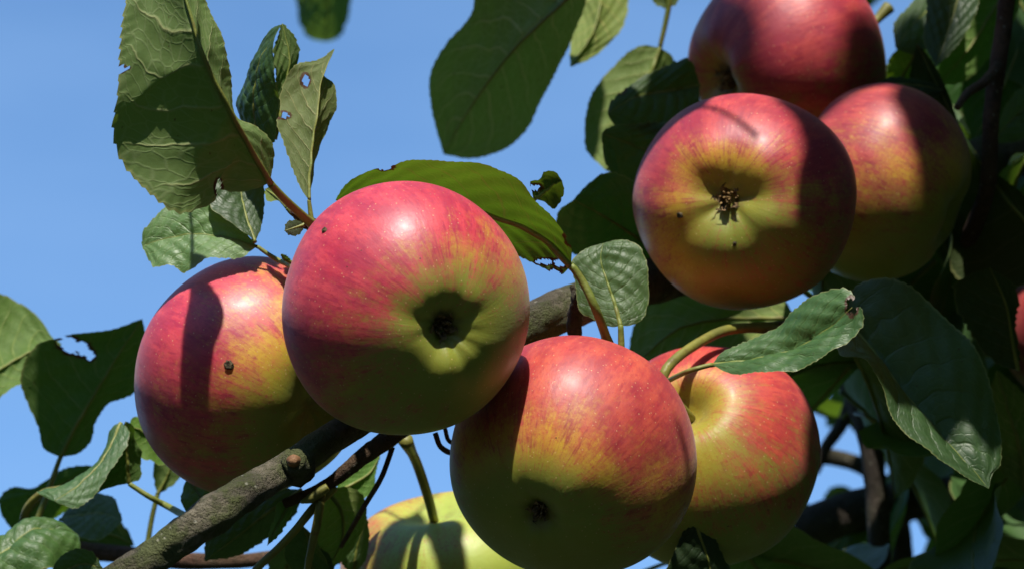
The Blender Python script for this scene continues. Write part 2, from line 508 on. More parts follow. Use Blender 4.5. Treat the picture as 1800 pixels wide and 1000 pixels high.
def leaf_surface(M, EL, ER, up, cols, veins=1.0, bulge=0.06, wav=0.0, serr=0.0006, teeth=26, phase=0.0, nsign=None):
    """M, EL, ER (rows,3) in metres -> grid (rows, cols, 3) and its winding flip"""
    rows = len(M)
    t = np.linspace(0, 1, rows)
    s = np.linspace(-1, 1, cols)
    s = np.sign(s) * np.abs(s) ** 0.9
    A = np.abs(s)[None, :, None]
    E = np.where((s < 0)[None, :, None], EL[:, None, :], ER[:, None, :])
    D = E - M[:, None, :]
    wl = np.linalg.norm(D, axis=2, keepdims=True)
    Dn = D / np.maximum(wl, 1e-9)
    rng = np.random.default_rng(int(abs(M[0, 0] * 1e5)) + int(phase * 10))
    tq = t * teeth + 0.5 * np.sin(t * 17 + phase)
    saw = (1 - np.mod(tq, 1.0)) ** 1.2 * (0.6 + 0.8 * np.abs(np.sin(np.floor(tq) * 12.9898 + phase)))
    saw = saw * np.clip(t / 0.12, 0, 1)
    P = M[:, None, :] + D * A + Dn * (serr * saw[:, None, None] * A ** 6)
    gt = np.gradient(P, axis=0)
    gs = np.gradient(P, axis=1)
    N = np.cross(gt, gs)
    ln = np.linalg.norm(N, axis=2, keepdims=True)
    N = N / np.maximum(ln, 1e-12)
    N[0], N[-1] = N[1], N[-2]
    # make the average normal point where the upper side looks
    if nsign is None:
        toc = -P / np.linalg.norm(P, axis=2, keepdims=True)
        nsign = np.sign((np.sum(N * toc, axis=2) * ln[..., 0]).sum()) * up
    N = N * nsign
    # smooth normals across rows a little
    for _ in range(3):
        N[1:-1] = (N[:-2] + N[1:-1] * 2 + N[2:]) / 4
    N /= np.maximum(np.linalg.norm(N, axis=2, keepdims=True), 1e-9)
    a = np.abs(s)[None, :]
    tt = t[:, None]
    h = bulge * wl[..., 0] * np.sin(math.pi * a ** 0.85)
    h = h + wav * wl[..., 0] * a ** 2 * np.sin(tt * 15 + phase + (s[None, :] > 0) * 1.7)
    q = NV * (tt - 0.24 * a ** 1.25) + (s[None, :] > 0) * 0.5
    dv = np.abs(np.mod(q, 1) - 0.5) * 2
    h = h + veins * 0.036 * np.minimum(wl[..., 0], 0.016) * (1 - (1 - dv) ** 2.5) * np.sin(math.pi * np.clip(a, 0, 1) ** 0.7) ** 0.7
    # fine unevenness
    h = h + 0.0004 * np.sin(tt * 31 + a * 9 + phase * 3) * np.sin(a * 7 + tt * 11 + phase) * np.clip(wl[..., 0] / 0.01, 0, 1)
    P = P + N * h[..., None]
    return P, N, nsign

def leaf_to_mesh(name, P, flip, extra=(), damage=None, kill=None):
    rows, cols = P.shape[:2]
    V = P.reshape(-1, 3)
    idx = np.arange(rows * cols).reshape(rows, cols)
    q = np.stack([idx[:-1, :-1], idx[1:, :-1], idx[1:, 1:], idx[:-1, 1:]], -1).reshape(-1, 4)
    if kill is not None:
        q = q[~kill.reshape(-1)]
    if flip:
        q = q[:, ::-1]
    F = [tuple(int(i) for i in f) for f in q]
    mi = [0] * len(F)
    n0 = len(V)
    Vs = [V]
    for (tv, tf) in extra:
        F += [tuple(i + n0 for i in f) for f in tf]
        mi += [1] * len(tf)
        n0 += len(tv)
        Vs.append(tv)
    V = np.concatenate(Vs)
    me = mesh(name, V, F, [M_LEAF, M_PET], True, mi)
    uvv = np.zeros((len(V), 2))
    s = np.linspace(-1, 1, cols)
    s = np.sign(s) * np.abs(s) ** 0.9
    uvv[:rows * cols, 0] = np.tile(s * 0.5 + 0.5, rows)
    uvv[:rows * cols, 1] = np.repeat(np.linspace(0, 1, rows), cols)
    lay = me.uv_layers.new(name='leaf')
    li = np.zeros(len(me.loops), dtype=np.int32)
    me.loops.foreach_get('vertex_index', li)
    lay.data.foreach_set('uv', uvv[li].ravel())
    if damage is not None:
        at = me.attributes.new('damage', 'FLOAT', 'POINT')
        dd = np.zeros(len(V))
        dd[:rows * cols] = damage.ravel()
        at.data.foreach_set('value', dd)
    return me

NLEAF = [0]
def LF(mid, L, R, d, ld=0.0, rd=0.0, up=1, pet=None, holes=(), res=1.0, tone=(1, 1, 1), label=None, petr=(6, 5), bulge=0.07,
       wav=0.05, veins=1.0, serr=2.6, teeth=None, nsign=None, rib=1.0, parent=None, edgepow=0.8):
    """a leaf: midrib, left and right margin from base to tip (picture pixels), depth of base and tip, depth of margins"""
    NLEAF[0] += 1
    ph = NLEAF[0] * 1.37
    mid = np.asarray(mid, float)
    ln = np.linalg.norm(np.diff(mid, axis=0), axis=1).sum()
    rows = int(np.clip(ln / 3.2 * res, 24, 170))
    cols = 29 if res >= 1 else 17
    ds = np.linspace(0, 1, len(d)) if not np.isscalar(d) else None
    t = np.linspace(0, 1, rows)
    dep = np.interp(t, ds, d) if ds is not None else np.full(rows, d)
    for _ in range(6):
        dep[1:-1] = (dep[:-2] + dep[1:-1] + dep[2:]) / 3
    Mp = resample(mid, rows)
    Lp = resample(np.concatenate([mid[:1], np.asarray(L, float), mid[-1:]]), rows)
    Rp = resample(np.concatenate([mid[:1], np.asarray(R, float), mid[-1:]]), rows)
    env = np.sin(math.pi * np.clip(t, 0.0, 1)) ** edgepow
    fl = ld if np.isscalar(ld) else np.interp(t, np.linspace(0, 1, len(ld)), ld)
    fr = rd if np.isscalar(rd) else np.interp(t, np.linspace(0, 1, len(rd)), rd)
    M = c3(Mp[:, 0], Mp[:, 1], dep)
    EL = c3(Lp[:, 0], Lp[:, 1], dep + fl * env)
    ER = c3(Rp[:, 0], Rp[:, 1], dep + fr * env)
    md = float(dep.mean())
    if teeth is None:
        teeth = int(np.clip(ln / 11, 10, 44))
    P, N, ns = leaf_surface(M, EL, ER, up, cols, veins, bulge, wav, serr * K * md, teeth, ph, nsign)
    # winding: face normal = dP/drow x dP/dcol for quads listed row-major
    flip = ns < 0
    c = cols // 2
    ext = []
    nn = N[:, c]
    rr = np.linspace(petr[1], 0.7, rows) * K * md * 0.8 * rib
    ribpts = P[:, c] - nn * rr[:, None] * 0.35
    ext.append(tube(ribpts[::max(1, rows // 40)], rr[::max(1, rows // 40)], 7))
    if pet is not None:
        pp = np.asarray([list(mid[0]) + [dep[0]]] + [list(x) if len(x) == 3 else list(x) + [dep[0]] for x in pet], float)
        pr = resample(pp, 22)
        pc = c3(pr[:, 0], pr[:, 1], pr[:, 2])
        pc[0] = ribpts[0]
        ext.append(tube(pc, np.linspace(petr[1] * 0.85, petr[0], 22) * K * md * np.concatenate([np.ones(17), np.linspace(1, 1.35, 5)]), 10))
    kill = damage = None
    if holes:
        px = topx(P)
        ctr = (px[:-1, :-1] + px[1:, :-1] + px[1:, 1:] + px[:-1, 1:]) / 4
        def field(q):
            f = np.full(q.shape[:2], 9.0)
            wob = 0.16 * np.sin(q[..., 0] * 0.35 + ph) * np.sin(q[..., 1] * 0.31 + ph * 2) + 0.10 * np.sin(q[..., 0] * 0.8 - q[..., 1] * 0.7)
            for (hx, hy, hrx, hry) in holes:
                f = np.minimum(f, np.hypot((q[..., 0] - hx) / hrx, (q[..., 1] - hy) / hry) + wob)
            return f
        kill = field(ctr) < 1.0
        fv = field(px)
        hr = np.mean([h[2] + h[3] for h in holes]) / 2
        damage = np.clip(1 - (fv - 1) * hr / 9.0, 0, 1)
    V = toworld(P.reshape(-1, 3)).reshape(P.shape)
    ext = [(toworld(a), b) for a, b in ext]
    me = leaf_to_mesh('leaf', V, flip, ext, damage, kill)
    o = link('leaf', me, parent or TREE)
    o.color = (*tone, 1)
    if label:
        o['label'] = label
    return o

# ---- limbs
B1 = branch('branch', [(-420, 1420, 0.87), (-130, 1250, 0.885), (120, 1075, 0.900), (260, 985, 0.905), (390, 893, 0.913), (505, 822, 0.935), (620, 745, 0.967), (720, 690, 0.992), (850, 615, 1.004),
                 (975, 552, 1.022), (1120, 500, 1.075), (1300, 470, 1.13), (1500, 430, 1.18), (1760, 275, 1.23), (1900, 250, 1.3)],
       [48, 44, 40, 36, 31.5, 32, 28, 28, 34, 40, 40, 40, 42, 44, 48], M_BARK, 28, 300, 0.20, 1, 36.0,
       label='mossy grey branch running diagonally behind the apples with one pruned stub', knots=((0.36, 0.010, 0.16), (0.25, 0.006, 0.10), (0.31, 0.005, 0.08)))

# ---- the apples
def apple(cx, cy, rpx, d, calyx, blush, bias, red, yellow, green, gdir, seed, label, sx=1.0, sy=1.0, roll=0.0, tall=0.93, cdep=0.26, cwid=0.36,
          sdep=0.34, swid=0.34, calyx_part=True, stalk=None, lob=0.02, scab=None, cav=0.55, calsize=1.0, darkcal=False, pleat=1.0):
    R = rpx * K * d
    zc = dirw(calyx)
    z = Vector(zc)
    q = z.to_track_quat('Z', 'Y')
    rot = q.to_matrix() @ Matrix.Rotation(roll, 3, 'Z')
    inv = np.array(rot.inverted())
    loc = W(cx, cy, d)
    root = empty('apple', loc, category='apple', label=label, group='ripe apples on the branch')
    nr, ns = 120, 144
    phi = np.linspace(0, math.pi, nr)
    th = np.linspace(0, 2 * math.pi, ns, endpoint=False)
    PH, TH = np.meshgrid(phi, th, indexing='ij')
    rho = np.sin(PH) ** 0.985
    zz = np.cos(PH) * tall
    rho = rho * (1 + 0.05 * np.clip(-np.cos(PH), -1, 1))        # broader shoulder towards the stalk
    wc = np.clip((np.cos(PH) - 0.0), 0, 1)
    ws = np.clip(-np.cos(PH), 0, 1)
    l5 = np.cos(5 * TH + seed)
    rho = rho * (1 + lob * l5 * (wc ** 1.5) + lob * 0.6 * np.cos(5 * TH + seed + 0.4) * ws)
    cz = cdep * np.exp(-(rho / cwid) ** 1.75)
    sz = sdep * np.exp(-(rho / swid) ** 2.0)
    zz = zz - np.where(zz > 0, cz, 0) + np.where(zz < 0, sz, 0)
    # pleats in the calyx basin
    prg = random.Random(seed * 3 + 2)
    irr = sum(prg.uniform(0.3, 1) / k ** 0.5 * np.cos(k * TH + prg.uniform(0, 6.28)) for k in (2, 3, 5, 7, 8, 11, 13))
    pl = pleat * 0.010 * irr * np.exp(-((rho - 0.20) / 0.11) ** 2) * (PH < 1.2)
    pl2 = pleat * 0.010 * (l5 + 0.5 * irr) * np.exp(-((rho - 0.42) / 0.22) ** 2) * (PH < 1.4)
    zz = zz + pl + pl2
    X, Y = rho * np.cos(TH), rho * np.sin(TH)
    # big gentle unevenness
    nzv = np.zeros_like(X)
    for i in range(nr):
        for j in range(0, ns):
            nzv[i, j] = mnoise.noise(Vector((X[i, j] * 1.1 + seed * 7, Y[i, j] * 1.1, zz[i, j] * 1.1 + seed)))
    f = 1 + 0.042 * nzv
    P = np.stack([X * f, Y * f, zz * f], -1) * R
    # pole rows collapse
    P[0] = P[0].mean(0)
    P[-1] = P[-1].mean(0)
    Rm = np.array(rot)
    C = P.reshape(-1, 3) @ Rm.T                                   # world axes, centred
    # slight out-of-round as seen, applied in the apple's own frame
    if sx != 1.0 or sy != 1.0:
        S = np.eye(3) + (sx - 1) * np.outer(XA, XA) + (sy - 1) * np.outer(UA, UA)
        C = C @ S.T
    loc_v = C @ np.linalg.inv(Rm).T
    idx = np.arange(nr * ns).reshape(nr, ns)
    F = []
    for i in range(nr - 1):
        a, b2 = idx[i], idx[i + 1]
        F += [(int(a[j]), int(b2[j]), int(b2[(j + 1) % ns]), int(a[(j + 1) % ns])) for j in range(ns)]
    mat = apple_material('apple skin', R, inv @ dirw(blush), bias, red, yellow, green, seed, inv @ dirw(gdir), cav)
    me = mesh('fruit', loc_v, F, [mat])
    o = bpy.data.objects.new('fruit', me)
    COL.objects.link(o)
    o.parent = root
    o.rotation_mode = 'QUATERNION'
    o.rotation_quaternion = rot.to_quaternion()
    rng = random.Random(seed * 13 + 1)
    if calyx_part:
        base = P[0, 0, 2]
        Vs, Fs, n0 = [], [], 0
        k_ = 0.034 * calsize
        # woolly cup: ring of short dark tufts and stamens
        for k in range(26):
            a = rng.random() * 2 * math.pi
            r0 = R * k_ * 2.2 * rng.random() ** 0.6
            tip = np.array([math.cos(a + rng.uniform(-.4, .4)) * r0 * 1.4, math.sin(a) * r0 * 1.4, base + R * rng.uniform(0.07, 0.17) * calsize])
            b0 = np.array([math.cos(a) * r0, math.sin(a) * r0, base - R * 0.02])
            mid_ = (b0 + tip) / 2 + np.array([rng.uniform(-1, 1), rng.uniform(-1, 1), 0]) * R * 0.012
            v, f = tube(resample(np.array([b0, mid_, tip]) , 5), np.array([1, 1, 0.9, 1.2, 0.6]) * R * 0.010, 5)
            Vs.append(v); Fs += [tuple(i + n0 for i in g) for g in f]; n0 += len(v)
        cal = bpy.data.objects.new('calyx', mesh('calyx', np.concatenate(Vs), Fs, [M_SEPAL if darkcal else M_STAMEN]))
        COL.objects.link(cal)
        cal.parent = root
        cal.rotation_mode = 'QUATERNION'
        cal.rotation_quaternion = rot.to_quaternion()
        for k in range(5):
            a0 = 2 * math.pi * k / 5 + seed
            Vp = []
            n_ = 9
            for i in range(n_):
                u = i / (n_ - 1)
                rr = R * calsize * (0.085 + 0.075 * u * u)
                hh = base + R * calsize * (0.0 + 0.24 * u - 0.09 * u * u) + R * 0.01 * math.sin(u * 9 + k)
                w = R * calsize * 0.052 * (1 - u) ** 0.7 + R * 0.004
                tw = a0 + 0.5 * u * rng.uniform(-1, 1)
                c_, s_ = math.cos(tw), math.sin(tw)
                for sgn, lift in ((-1, 0.3), (0, 0), (1, 0.3)):
                    Vp.append((c_ * (rr - lift * w) - s_ * sgn * w, s_ * (rr - lift * w) + c_ * sgn * w, hh))
            Fp = []
            for i in range(n_ - 1):
                for j in range(2):
                    Fp.append((i * 3 + j, i * 3 + j + 1, i * 3 + j + 4, i * 3 + j + 3))
            sp = bpy.data.objects.new('sepal', mesh('sepal', Vp, Fp, [M_SEPAL]))
            COL.objects.link(sp)
            sp.parent = cal
    base_s = C.reshape(nr, ns, 3)[-1].mean(0)
    if stalk is None:
        e = base_s * 2.1 + 0.010 * UA * 1.0
        pts = np.array([base_s * 0.98, (base_s + e) / 2 - 0.002 * UA, e])
    else:
        wp = np.array([W(*p) for p in stalk]) - loc
        pts = np.concatenate([base_s[None] * 0.98, wp])
    pr = resample(pts, 24)
    V, F = tube(pr, np.linspace(0.0016, 0.0017, 24) * np.concatenate([np.ones(18), np.linspace(1, 1.5, 6)]), 10)
    so = bpy.data.objects.new('stalk', mesh('stalk', V, F, [M_STALK]))
    COL.objects.link(so)
    so.parent = root
    if scab:
        for (x_, y_, rr) in scab:
            # seat the blemish on the skin under that pixel
            best = None
            cw = C + loc
            rel = cw - CAM
            dd = rel @ FA
            px_ = (rel @ XA) / (K * dd) + 900
            py_ = 500 - (rel @ UA) / (K * dd)
            w_ = np.hypot(px_ - x_, py_ - y_) + (dd - dd.min()) * 8000 * 0.05
            i = int(np.argmin(w_))
            pt = C[i]
            nrm = pt / np.linalg.norm(pt)
            a = np.cross(nrm, [0.2, 0.3, 0.9]); a /= np.linalg.norm(a)
            b2 = np.cross(nrm, a)
            Vq, Fq = [pt + nrm * 0.00025], []
            m_ = 14
            r_m = rr * K * d
            for ring, (fr_, hh) in enumerate(((0.45, 0.00045), (0.75, 0.0006), (1.0, -0.0003))):
                for j in range(m_):
                    an = 2 * math.pi * j / m_
                    rj = r_m * fr_ * (1 + 0.25 * rng.uniform(-1, 1))
                    Vq.append(pt + a * math.cos(an) * rj + b2 * math.sin(an) * rj + nrm * hh)
            for j in range(m_):
                k = (j + 1) % m_
                Fq.append((0, 1 + j, 1 + k))
                for ring in range(2):
                    Fq.append((1 + ring * m_ + j, 1 + (ring + 1) * m_ + j, 1 + (ring + 1) * m_ + k, 1 + ring * m_ + k))
            sb = bpy.data.objects.new('scab', mesh('scab', np.array(Vq), Fq, [M_SCAB]))
            COL.objects.link(sb)
            sb.parent = root
    return root

RED = (0.48, 0.014, 0.060)
YEL = (0.58, 0.34, 0.025)
GRN = (0.21, 0.225, 0.024)
apple(716, 544, 219, 0.938, (0.40, -0.17, 0.89), (-0.50, 0.85, -0.10), 0.52, RED, YEL, GRN, (0.45, -0.7, 0.45), 1.0,
      'large red apple in the centre, dark calyx in its shadowed basin', sy=1.02, sdep=0.3, cdep=0.28, cwid=0.19, calsize=0.8, darkcal=True, lob=0.004, pleat=0.9, scab=[(571, 405, 6)])
apple(446, 666, 211, 1.003, (0.72, -0.32, 0.60), (-0.88, 0.50, -0.1), 0.34, RED, YEL, GRN, (0.6, -0.75, 0.2), 2.0,
      'red and yellow apple at the left with a small round scab, behind the central one', calyx_part=False, stalk=[(300, 600, 1.062), (420, 560, 1.075)], scab=[(400, 640, 9)])
apple(1309, 353, 195, 1.047, (-0.27, 0.0, 0.96), (0.05, 0.85, -0.15), 0.58, (0.40, 0.014, 0.045), YEL, GRN, (0.55, -0.8, 0.1), 3.0,
      'pink apple at upper right whose open brown calyx faces the viewer', sx=1.01, sy=0.975, cdep=0.25, cwid=0.33, lob=0.03, calsize=0.88, scab=[(1195, 380, 6), (1291, 428, 4)], cav=0.6)
apple(1005, 811, 216, 0.968, (-0.33, -0.42, 0.84), (0.30, 0.90, 0.05), 0.22, (0.42, 0.022, 0.038), YEL, GRN, (-0.2, -0.85, 0.1), 4.0,
      'large orange-red apple at bottom centre with its shaded basin towards the viewer', cdep=0.17, cwid=0.15, calsize=0.65, darkcal=True)
apple(1243, 806, 201, 1.033, (0.25, -0.55, -0.80), (0.15, 0.95, 0.15), 0.10, (0.44, 0.02, 0.035), (0.46, 0.32, 0.03), (0.19, 0.225, 0.022), (0.8, -0.9, 0.3), 5.0,
      'greenish yellow apple with orange blush tucked behind the bottom central apple', calyx_part=False, sdep=0.26, swid=0.21, stalk=[(1165, 668, 1.0), (1250, 590, 1.02), (1390, 575, 1.05)])
apple(1548, 327, 176, 1.105, (0.88, -0.38, 0.28), (-0.25, 0.9, 0.1), 0.12, (0.36, 0.016, 0.04), YEL, GRN, (0.3, -0.9, 0.1), 6.0,
      'red over green apple, right neighbour of the pink apple with the open calyx', calyx_part=False)
apple(1381, 112, 183, 1.155, (-0.85, -0.26, 0.44), (-0.3, 0.85, 0.2), 0.68, (0.40, 0.016, 0.045), (0.46, 0.26, 0.03), GRN, (0.6, -0.8, 0.1), 7.0,
      'dusky red apple cut by the top edge of the picture, its basin at the left', cdep=0.34, cwid=0.30)
apple(790, 1012, 190, 1.085, (0.20, -0.92, -0.30), (-0.6, 0.8, -0.5), -0.14, (0.38, 0.04, 0.03), (0.44, 0.38, 0.05), (0.33, 0.40, 0.06), (0.5, 0.3, 1.2), 8.0,
      'pale green apple at the bottom edge, lit in patches, hanging by a yellow stalk', calyx_part=False, sy=0.84, sdep=0.26, swid=0.36, stalk=[(752, 872, 1.060), (735, 820, 1.05), (712, 772, 1.03)])
apple(1908, 580, 150, 1.19, (0.3, -0.9, 0.1), (-0.3, 0.9, 0.3), 0.5, (0.34, 0.016, 0.04), YEL, GRN, (0.3, -0.9, 0.1), 9.0,
      'blurred red apple just showing at the right edge behind dark leaves', calyx_part=False)

# ---- twigs in view
branch('twig', [(500, 885, 1.0), (575, 852, 0.997), (640, 800, 0.995), (690, 765, 0.998), (760, 715, 1.01)], [9, 11, 15, 17, 18], M_TWIG, 14, 60, 0.14, 3, 14.0,
       label='reddish brown twig under the central apple, carrying green stalks')
branch('twig', [(110, 962, 1.14), (200, 972, 1.13), (330, 985, 1.12), (430, 985, 1.12), (520, 974, 1.12), (640, 985, 1.13)], [16, 16, 15, 13, 12, 10], M_TWIG, 12, 60, 0.10, 4, 10.0)
branch('twig', [(1775, -60, 1.12), (1765, 40, 1.12), (1752, 130, 1.115), (1742, 210, 1.11), (1735, 330, 1.115), (1700, 430, 1.14)], [15, 15, 15, 14, 15, 16], M_TWIG, 14, 60, 0.10, 5, 12.0)
branch('twig', [(1755, 118, 1.112), (1730, 145, 1.10), (1700, 165, 1.09), (1682, 190, 1.085)], [11, 9, 8, 6], M_TWIG, 10, 24, 0.10, 6, 6.0,
       label='short reddish side twig beside the upright dark twig')
branch('branch', [(1545, 1060, 1.25), (1545, 960, 1.25), (1540, 860, 1.25), (1530, 780, 1.25), (1490, 660, 1.26), (1430, 560, 1.28)], [20, 20, 20, 20, 22, 24], M_DBARK, 14, 50, 0.12, 7, 9.0)
branch('branch', [(1400, 935, 1.30), (1480, 905, 1.30), (1570, 885, 1.31), (1670, 870, 1.32), (1850, 830, 1.33)], [36, 38, 34, 34, 36], M_DBARK, 16, 50, 0.12, 8, 8.0)
branch('branch', [(1425, 800, 1.4), (1475, 805, 1.4), (1530, 828, 1.4), (1570, 880, 1.4), (1590, 1010, 1.4)], [15, 15, 17, 18, 20], M_DBARK, 12, 40, 0.12, 9, 8.0)
branch('twig', [(1430, 830, 1.36), (1455, 780, 1.36), (1480, 745, 1.36), (1500, 690, 1.36)], [11, 11, 12, 12], M_DBARK, 10, 24, 0.10, 10, 8.0)
branch('twig', [(690, 785, 1.0), (672, 835, 1.0), (640, 890, 1.01), (600, 960, 1.03)], [5, 5, 5, 4], M_TWIG, 8, 30, 0.1, 11, 6.0)
branch('twig', [(765, 760, 0.995), (775, 785, 0.995), (795, 796, 1.0), (830, 790, 1.01)], [5, 5, 5, 5], M_TWIG, 8, 24, 0.1, 12, 6.0)
branch('twig', [(782, 752, 1.0), (790, 775, 1.0), (805, 782, 1.0)], [4, 4, 4], M_TWIG, 8, 16, 0.1, 13, 6.0)
# short spur and stub details
branch('spur', [(575, 430, 0.985), (550, 397, 0.968), (530, 385, 0.963), (512, 372, 0.96)], [16, 14, 12, 4], M_TWIG, 12, 30, 0.25, 14, 10.0)
branch('spur', [(1010, 590, 1.0), (1010, 560, 0.995), (1014, 525, 0.99), (1006, 500, 0.99)], [13, 14, 11, 5], M_DBARK, 12, 30, 0.25, 15, 8.0)
branch('spur', [(1470, 545, 1.02), (1440, 560, 1.02), (1400, 577, 1.03), (1372, 570, 1.035)], [10, 9, 9, 6], M_DBARK, 10, 30, 0.25, 16, 8.0)
# pruned stub on the mossy branch: collar + cut face
st = branch('pruned_stub', [(524, 826, 0.936), (520, 816, 0.930), (516, 809, 0.9265)], [30, 27, 20], M_BARK, 18, 16, 0.25, 17, 5.0, parent=B1)
branch('cut_face', [(517, 812, 0.929), (515, 808, 0.9245), (514.5, 807, 0.9240)], [13, 12, 7], M_CUT, 16, 8, 0.2, 18, 5.0, parent=B1, label='orange brown cut wood face of the pruned stub')

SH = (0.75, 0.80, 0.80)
# ---- upper left cluster
LF([(474, 322), (440, 262), (402, 192), (366, 120), (342, 52), (324, -10), (312, -80), (300, -170)],
   [(455, 331), (420, 338), (384, 336), (379, 350), (350, 363), (312, 368), (272, 343), (236, 312), (206, 262), (200, 215), (209, 168), (212, 125), (216, 80), (218, 40), (222, 0), (240, -80)],
   [(478, 300), (472, 245), (452, 226), (420, 208), (413, 165), (405, 125), (386, 75), (376, 45), (364, 5), (345, -60)],
   d=(0.930, 0.911, 0.903, 0.907, 0.922), ld=0.003, rd=0.018, up=-1, pet=[(500, 350, 0.937), (530, 378, 0.948), (558, 402, 0.962)], petr=(9, 8), bulge=0.10, wav=0.05, veins=1.5, serr=5, teeth=34,
   holes=[(206, 122, 16, 5), (384, 330, 6, 12)], label='largest leaf of the upper left, its veined underside towards the viewer')
LF([(452, 250), (446, 190), (456, 110), (494, 44)], [(425, 215), (419, 190), (431, 140), (455, 90), (482, 48)], [(478, 252), (487, 200), (484, 130), (480, 75)],
   d=(0.985, 0.975), ld=0.012, rd=-0.006, up=1, serr=2.2, label='blue-green folded leaf behind the largest upper left leaf')
LF([(482, 245), (498, 170), (508, 100), (496, 42)], [(482, 200), (485, 130), (484, 80)], [(492, 165), (512, 135), (524, 100), (515, 62)], d=(0.985, 0.992), ld=-0.008, rd=0.006, up=-1, serr=5, teeth=14, tone=(.8, .9, .8))
LF([(543, 352), (543, 320), (548, 262), (558, 195), (567, 135), (588, 86)],
   [(534, 340), (518, 305), (500, 252), (488, 216), (494, 190), (492, 175), (498, 150), (524, 115), (560, 106)],
   [(548, 330), (553, 280), (574, 235), (590, 188), (584, 150), (569, 128), (576, 104)],
   res=1.4, d=(0.960, 0.970, 0.984), ld=0.003, rd=0.012, up=-1, pet=[(545, 368), (548, 392)], petr=(5, 4), holes=[(537, 142, 6, 9), (497, 203, 10, 5)], serr=2.4,
   label='narrow pointed leaf with a small round hole near its tip')
LF([(452, 433), (400, 418), (340, 412), (290, 420), (250, 433)], [(432, 412), (400, 386), (364, 357), (330, 359), (290, 363), (268, 390), (252, 412)],
   [(425, 450), (398, 452), (370, 456), (345, 466), (320, 473), (304, 465), (285, 470), (274, 472), (262, 455)],
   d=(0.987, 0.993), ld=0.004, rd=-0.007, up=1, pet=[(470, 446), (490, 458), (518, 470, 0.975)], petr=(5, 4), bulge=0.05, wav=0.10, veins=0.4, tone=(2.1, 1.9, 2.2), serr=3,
   label='pale green leaf with a wavy edge just above the left apple')
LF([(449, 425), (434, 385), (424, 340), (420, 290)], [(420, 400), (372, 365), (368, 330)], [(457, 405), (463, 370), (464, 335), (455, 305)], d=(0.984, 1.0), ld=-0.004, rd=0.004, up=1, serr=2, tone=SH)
LF([(505, 366), (488, 348), (466, 332)], [(494, 350), (478, 332)], [(492, 354), (470, 352)], d=(0.972, 0.985), up=-1, pet=[(512, 374), (530, 385)], petr=(5, 5), tone=(1.3, 1.3, 1), res=0.6)
LF([(536, 395), (520, 400), (500, 406)], [(520, 388), (505, 392)], [(525, 412), (508, 412)], d=(0.955, 0.952), up=1, res=0.6, tone=(.7, .6, .5))
LF([(512, 462), (500, 455), (494, 447)], [(505, 452)], [(498, 456)], d=(0.974, 0.97), up=1, res=0.6, tone=(1.6, 1.5, 1))
# ---- leaf over the central apple
LF([(1004, 466), (962, 424), (902, 392), (822, 366), (722, 348), (590, 352)],
   [(1003, 435), (975, 388), (942, 350), (918, 322), (870, 299), (820, 286), (760, 281), (716, 282), (690, 294), (676, 300), (662, 298), (635, 307), (606, 328)],
   [(988, 482), (955, 470), (918, 452), (880, 430), (800, 410), (700, 390)],
   d=(0.968, 0.974, 0.976), ld=-0.020, rd=0.012, up=-1, pet=[(1022, 492), (1050, 550), (1074, 618, 0.985)], petr=(9, 8), bulge=0.03, wav=0.02, veins=0.3, serr=2, tone=(0.78, 1.08, 0.62),
   holes=[(676, 293, 14, 6), (985, 462, 12, 7), (957, 460, 14, 5), (975, 480, 10, 6), (1003, 415, 9, 14), (955, 340, 14, 10)],
   label='chewed leaf arching over the top of the central apple')
LF([(938, 350), (956, 338), (972, 325), (988, 318)], [(934, 332), (932, 322), (948, 318), (956, 304), (975, 303)], [(950, 352), (968, 364), (984, 356), (991, 338)], d=(0.975, 0.972), ld=-0.004, rd=0.006,
   up=-1, tone=(0.55, 0.55, 0.4), holes=[(940, 330, 10, 5)], bulge=0.2, serr=3, label='small brown curled leaf scrap beside the chewed leaf')
LF([(1091, 572), (1080, 532), (1066, 492), (1056, 455), (1060, 428)], [(1078, 574), (1048, 562), (1022, 548), (1012, 500), (1008, 458), (1030, 438)],
   [(1106, 572), (1126, 562), (1138, 535), (1139, 490), (1133, 452), (1116, 428), (1090, 422)],
   d=(0.974, 0.980, 0.986), ld=0.002, rd=0.002, up=1, pet=[(1092, 600), (1092, 630)], petr=(7, 6), bulge=0.07, wav=0.03, veins=0.7, tone=(1.3, 1.25, 1.3), serr=2,
   label='small rounded crinkled leaf between the central and the pink apples')
# ---- top, behind
LF([(1005, -10), (900, 92), (842, 168), (800, 235), (780, 272)], [(835, -60), (834, 15), (815, 45), (790, 72), (758, 130), (760, 190), (772, 245)],
   [(1030, -20), (1010, 50), (985, 110), (950, 182), (920, 232), (880, 264), (828, 280)], d=(1.12, 1.17, 1.20), ld=-0.004, rd=0.012, up=-1, pet=[(1040, -50), (1090, -90)], petr=(6, 5),
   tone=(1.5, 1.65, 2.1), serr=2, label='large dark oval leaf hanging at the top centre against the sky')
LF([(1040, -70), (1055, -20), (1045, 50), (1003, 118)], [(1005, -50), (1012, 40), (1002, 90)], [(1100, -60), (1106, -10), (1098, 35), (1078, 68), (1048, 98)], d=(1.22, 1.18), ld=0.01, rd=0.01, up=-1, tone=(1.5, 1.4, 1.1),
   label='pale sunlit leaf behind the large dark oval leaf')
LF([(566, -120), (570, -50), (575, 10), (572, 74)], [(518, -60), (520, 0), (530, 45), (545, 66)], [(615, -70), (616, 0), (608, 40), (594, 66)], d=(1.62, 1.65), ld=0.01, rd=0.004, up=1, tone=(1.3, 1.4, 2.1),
   label='blurred leaf tip hanging from the top edge near the upper left')
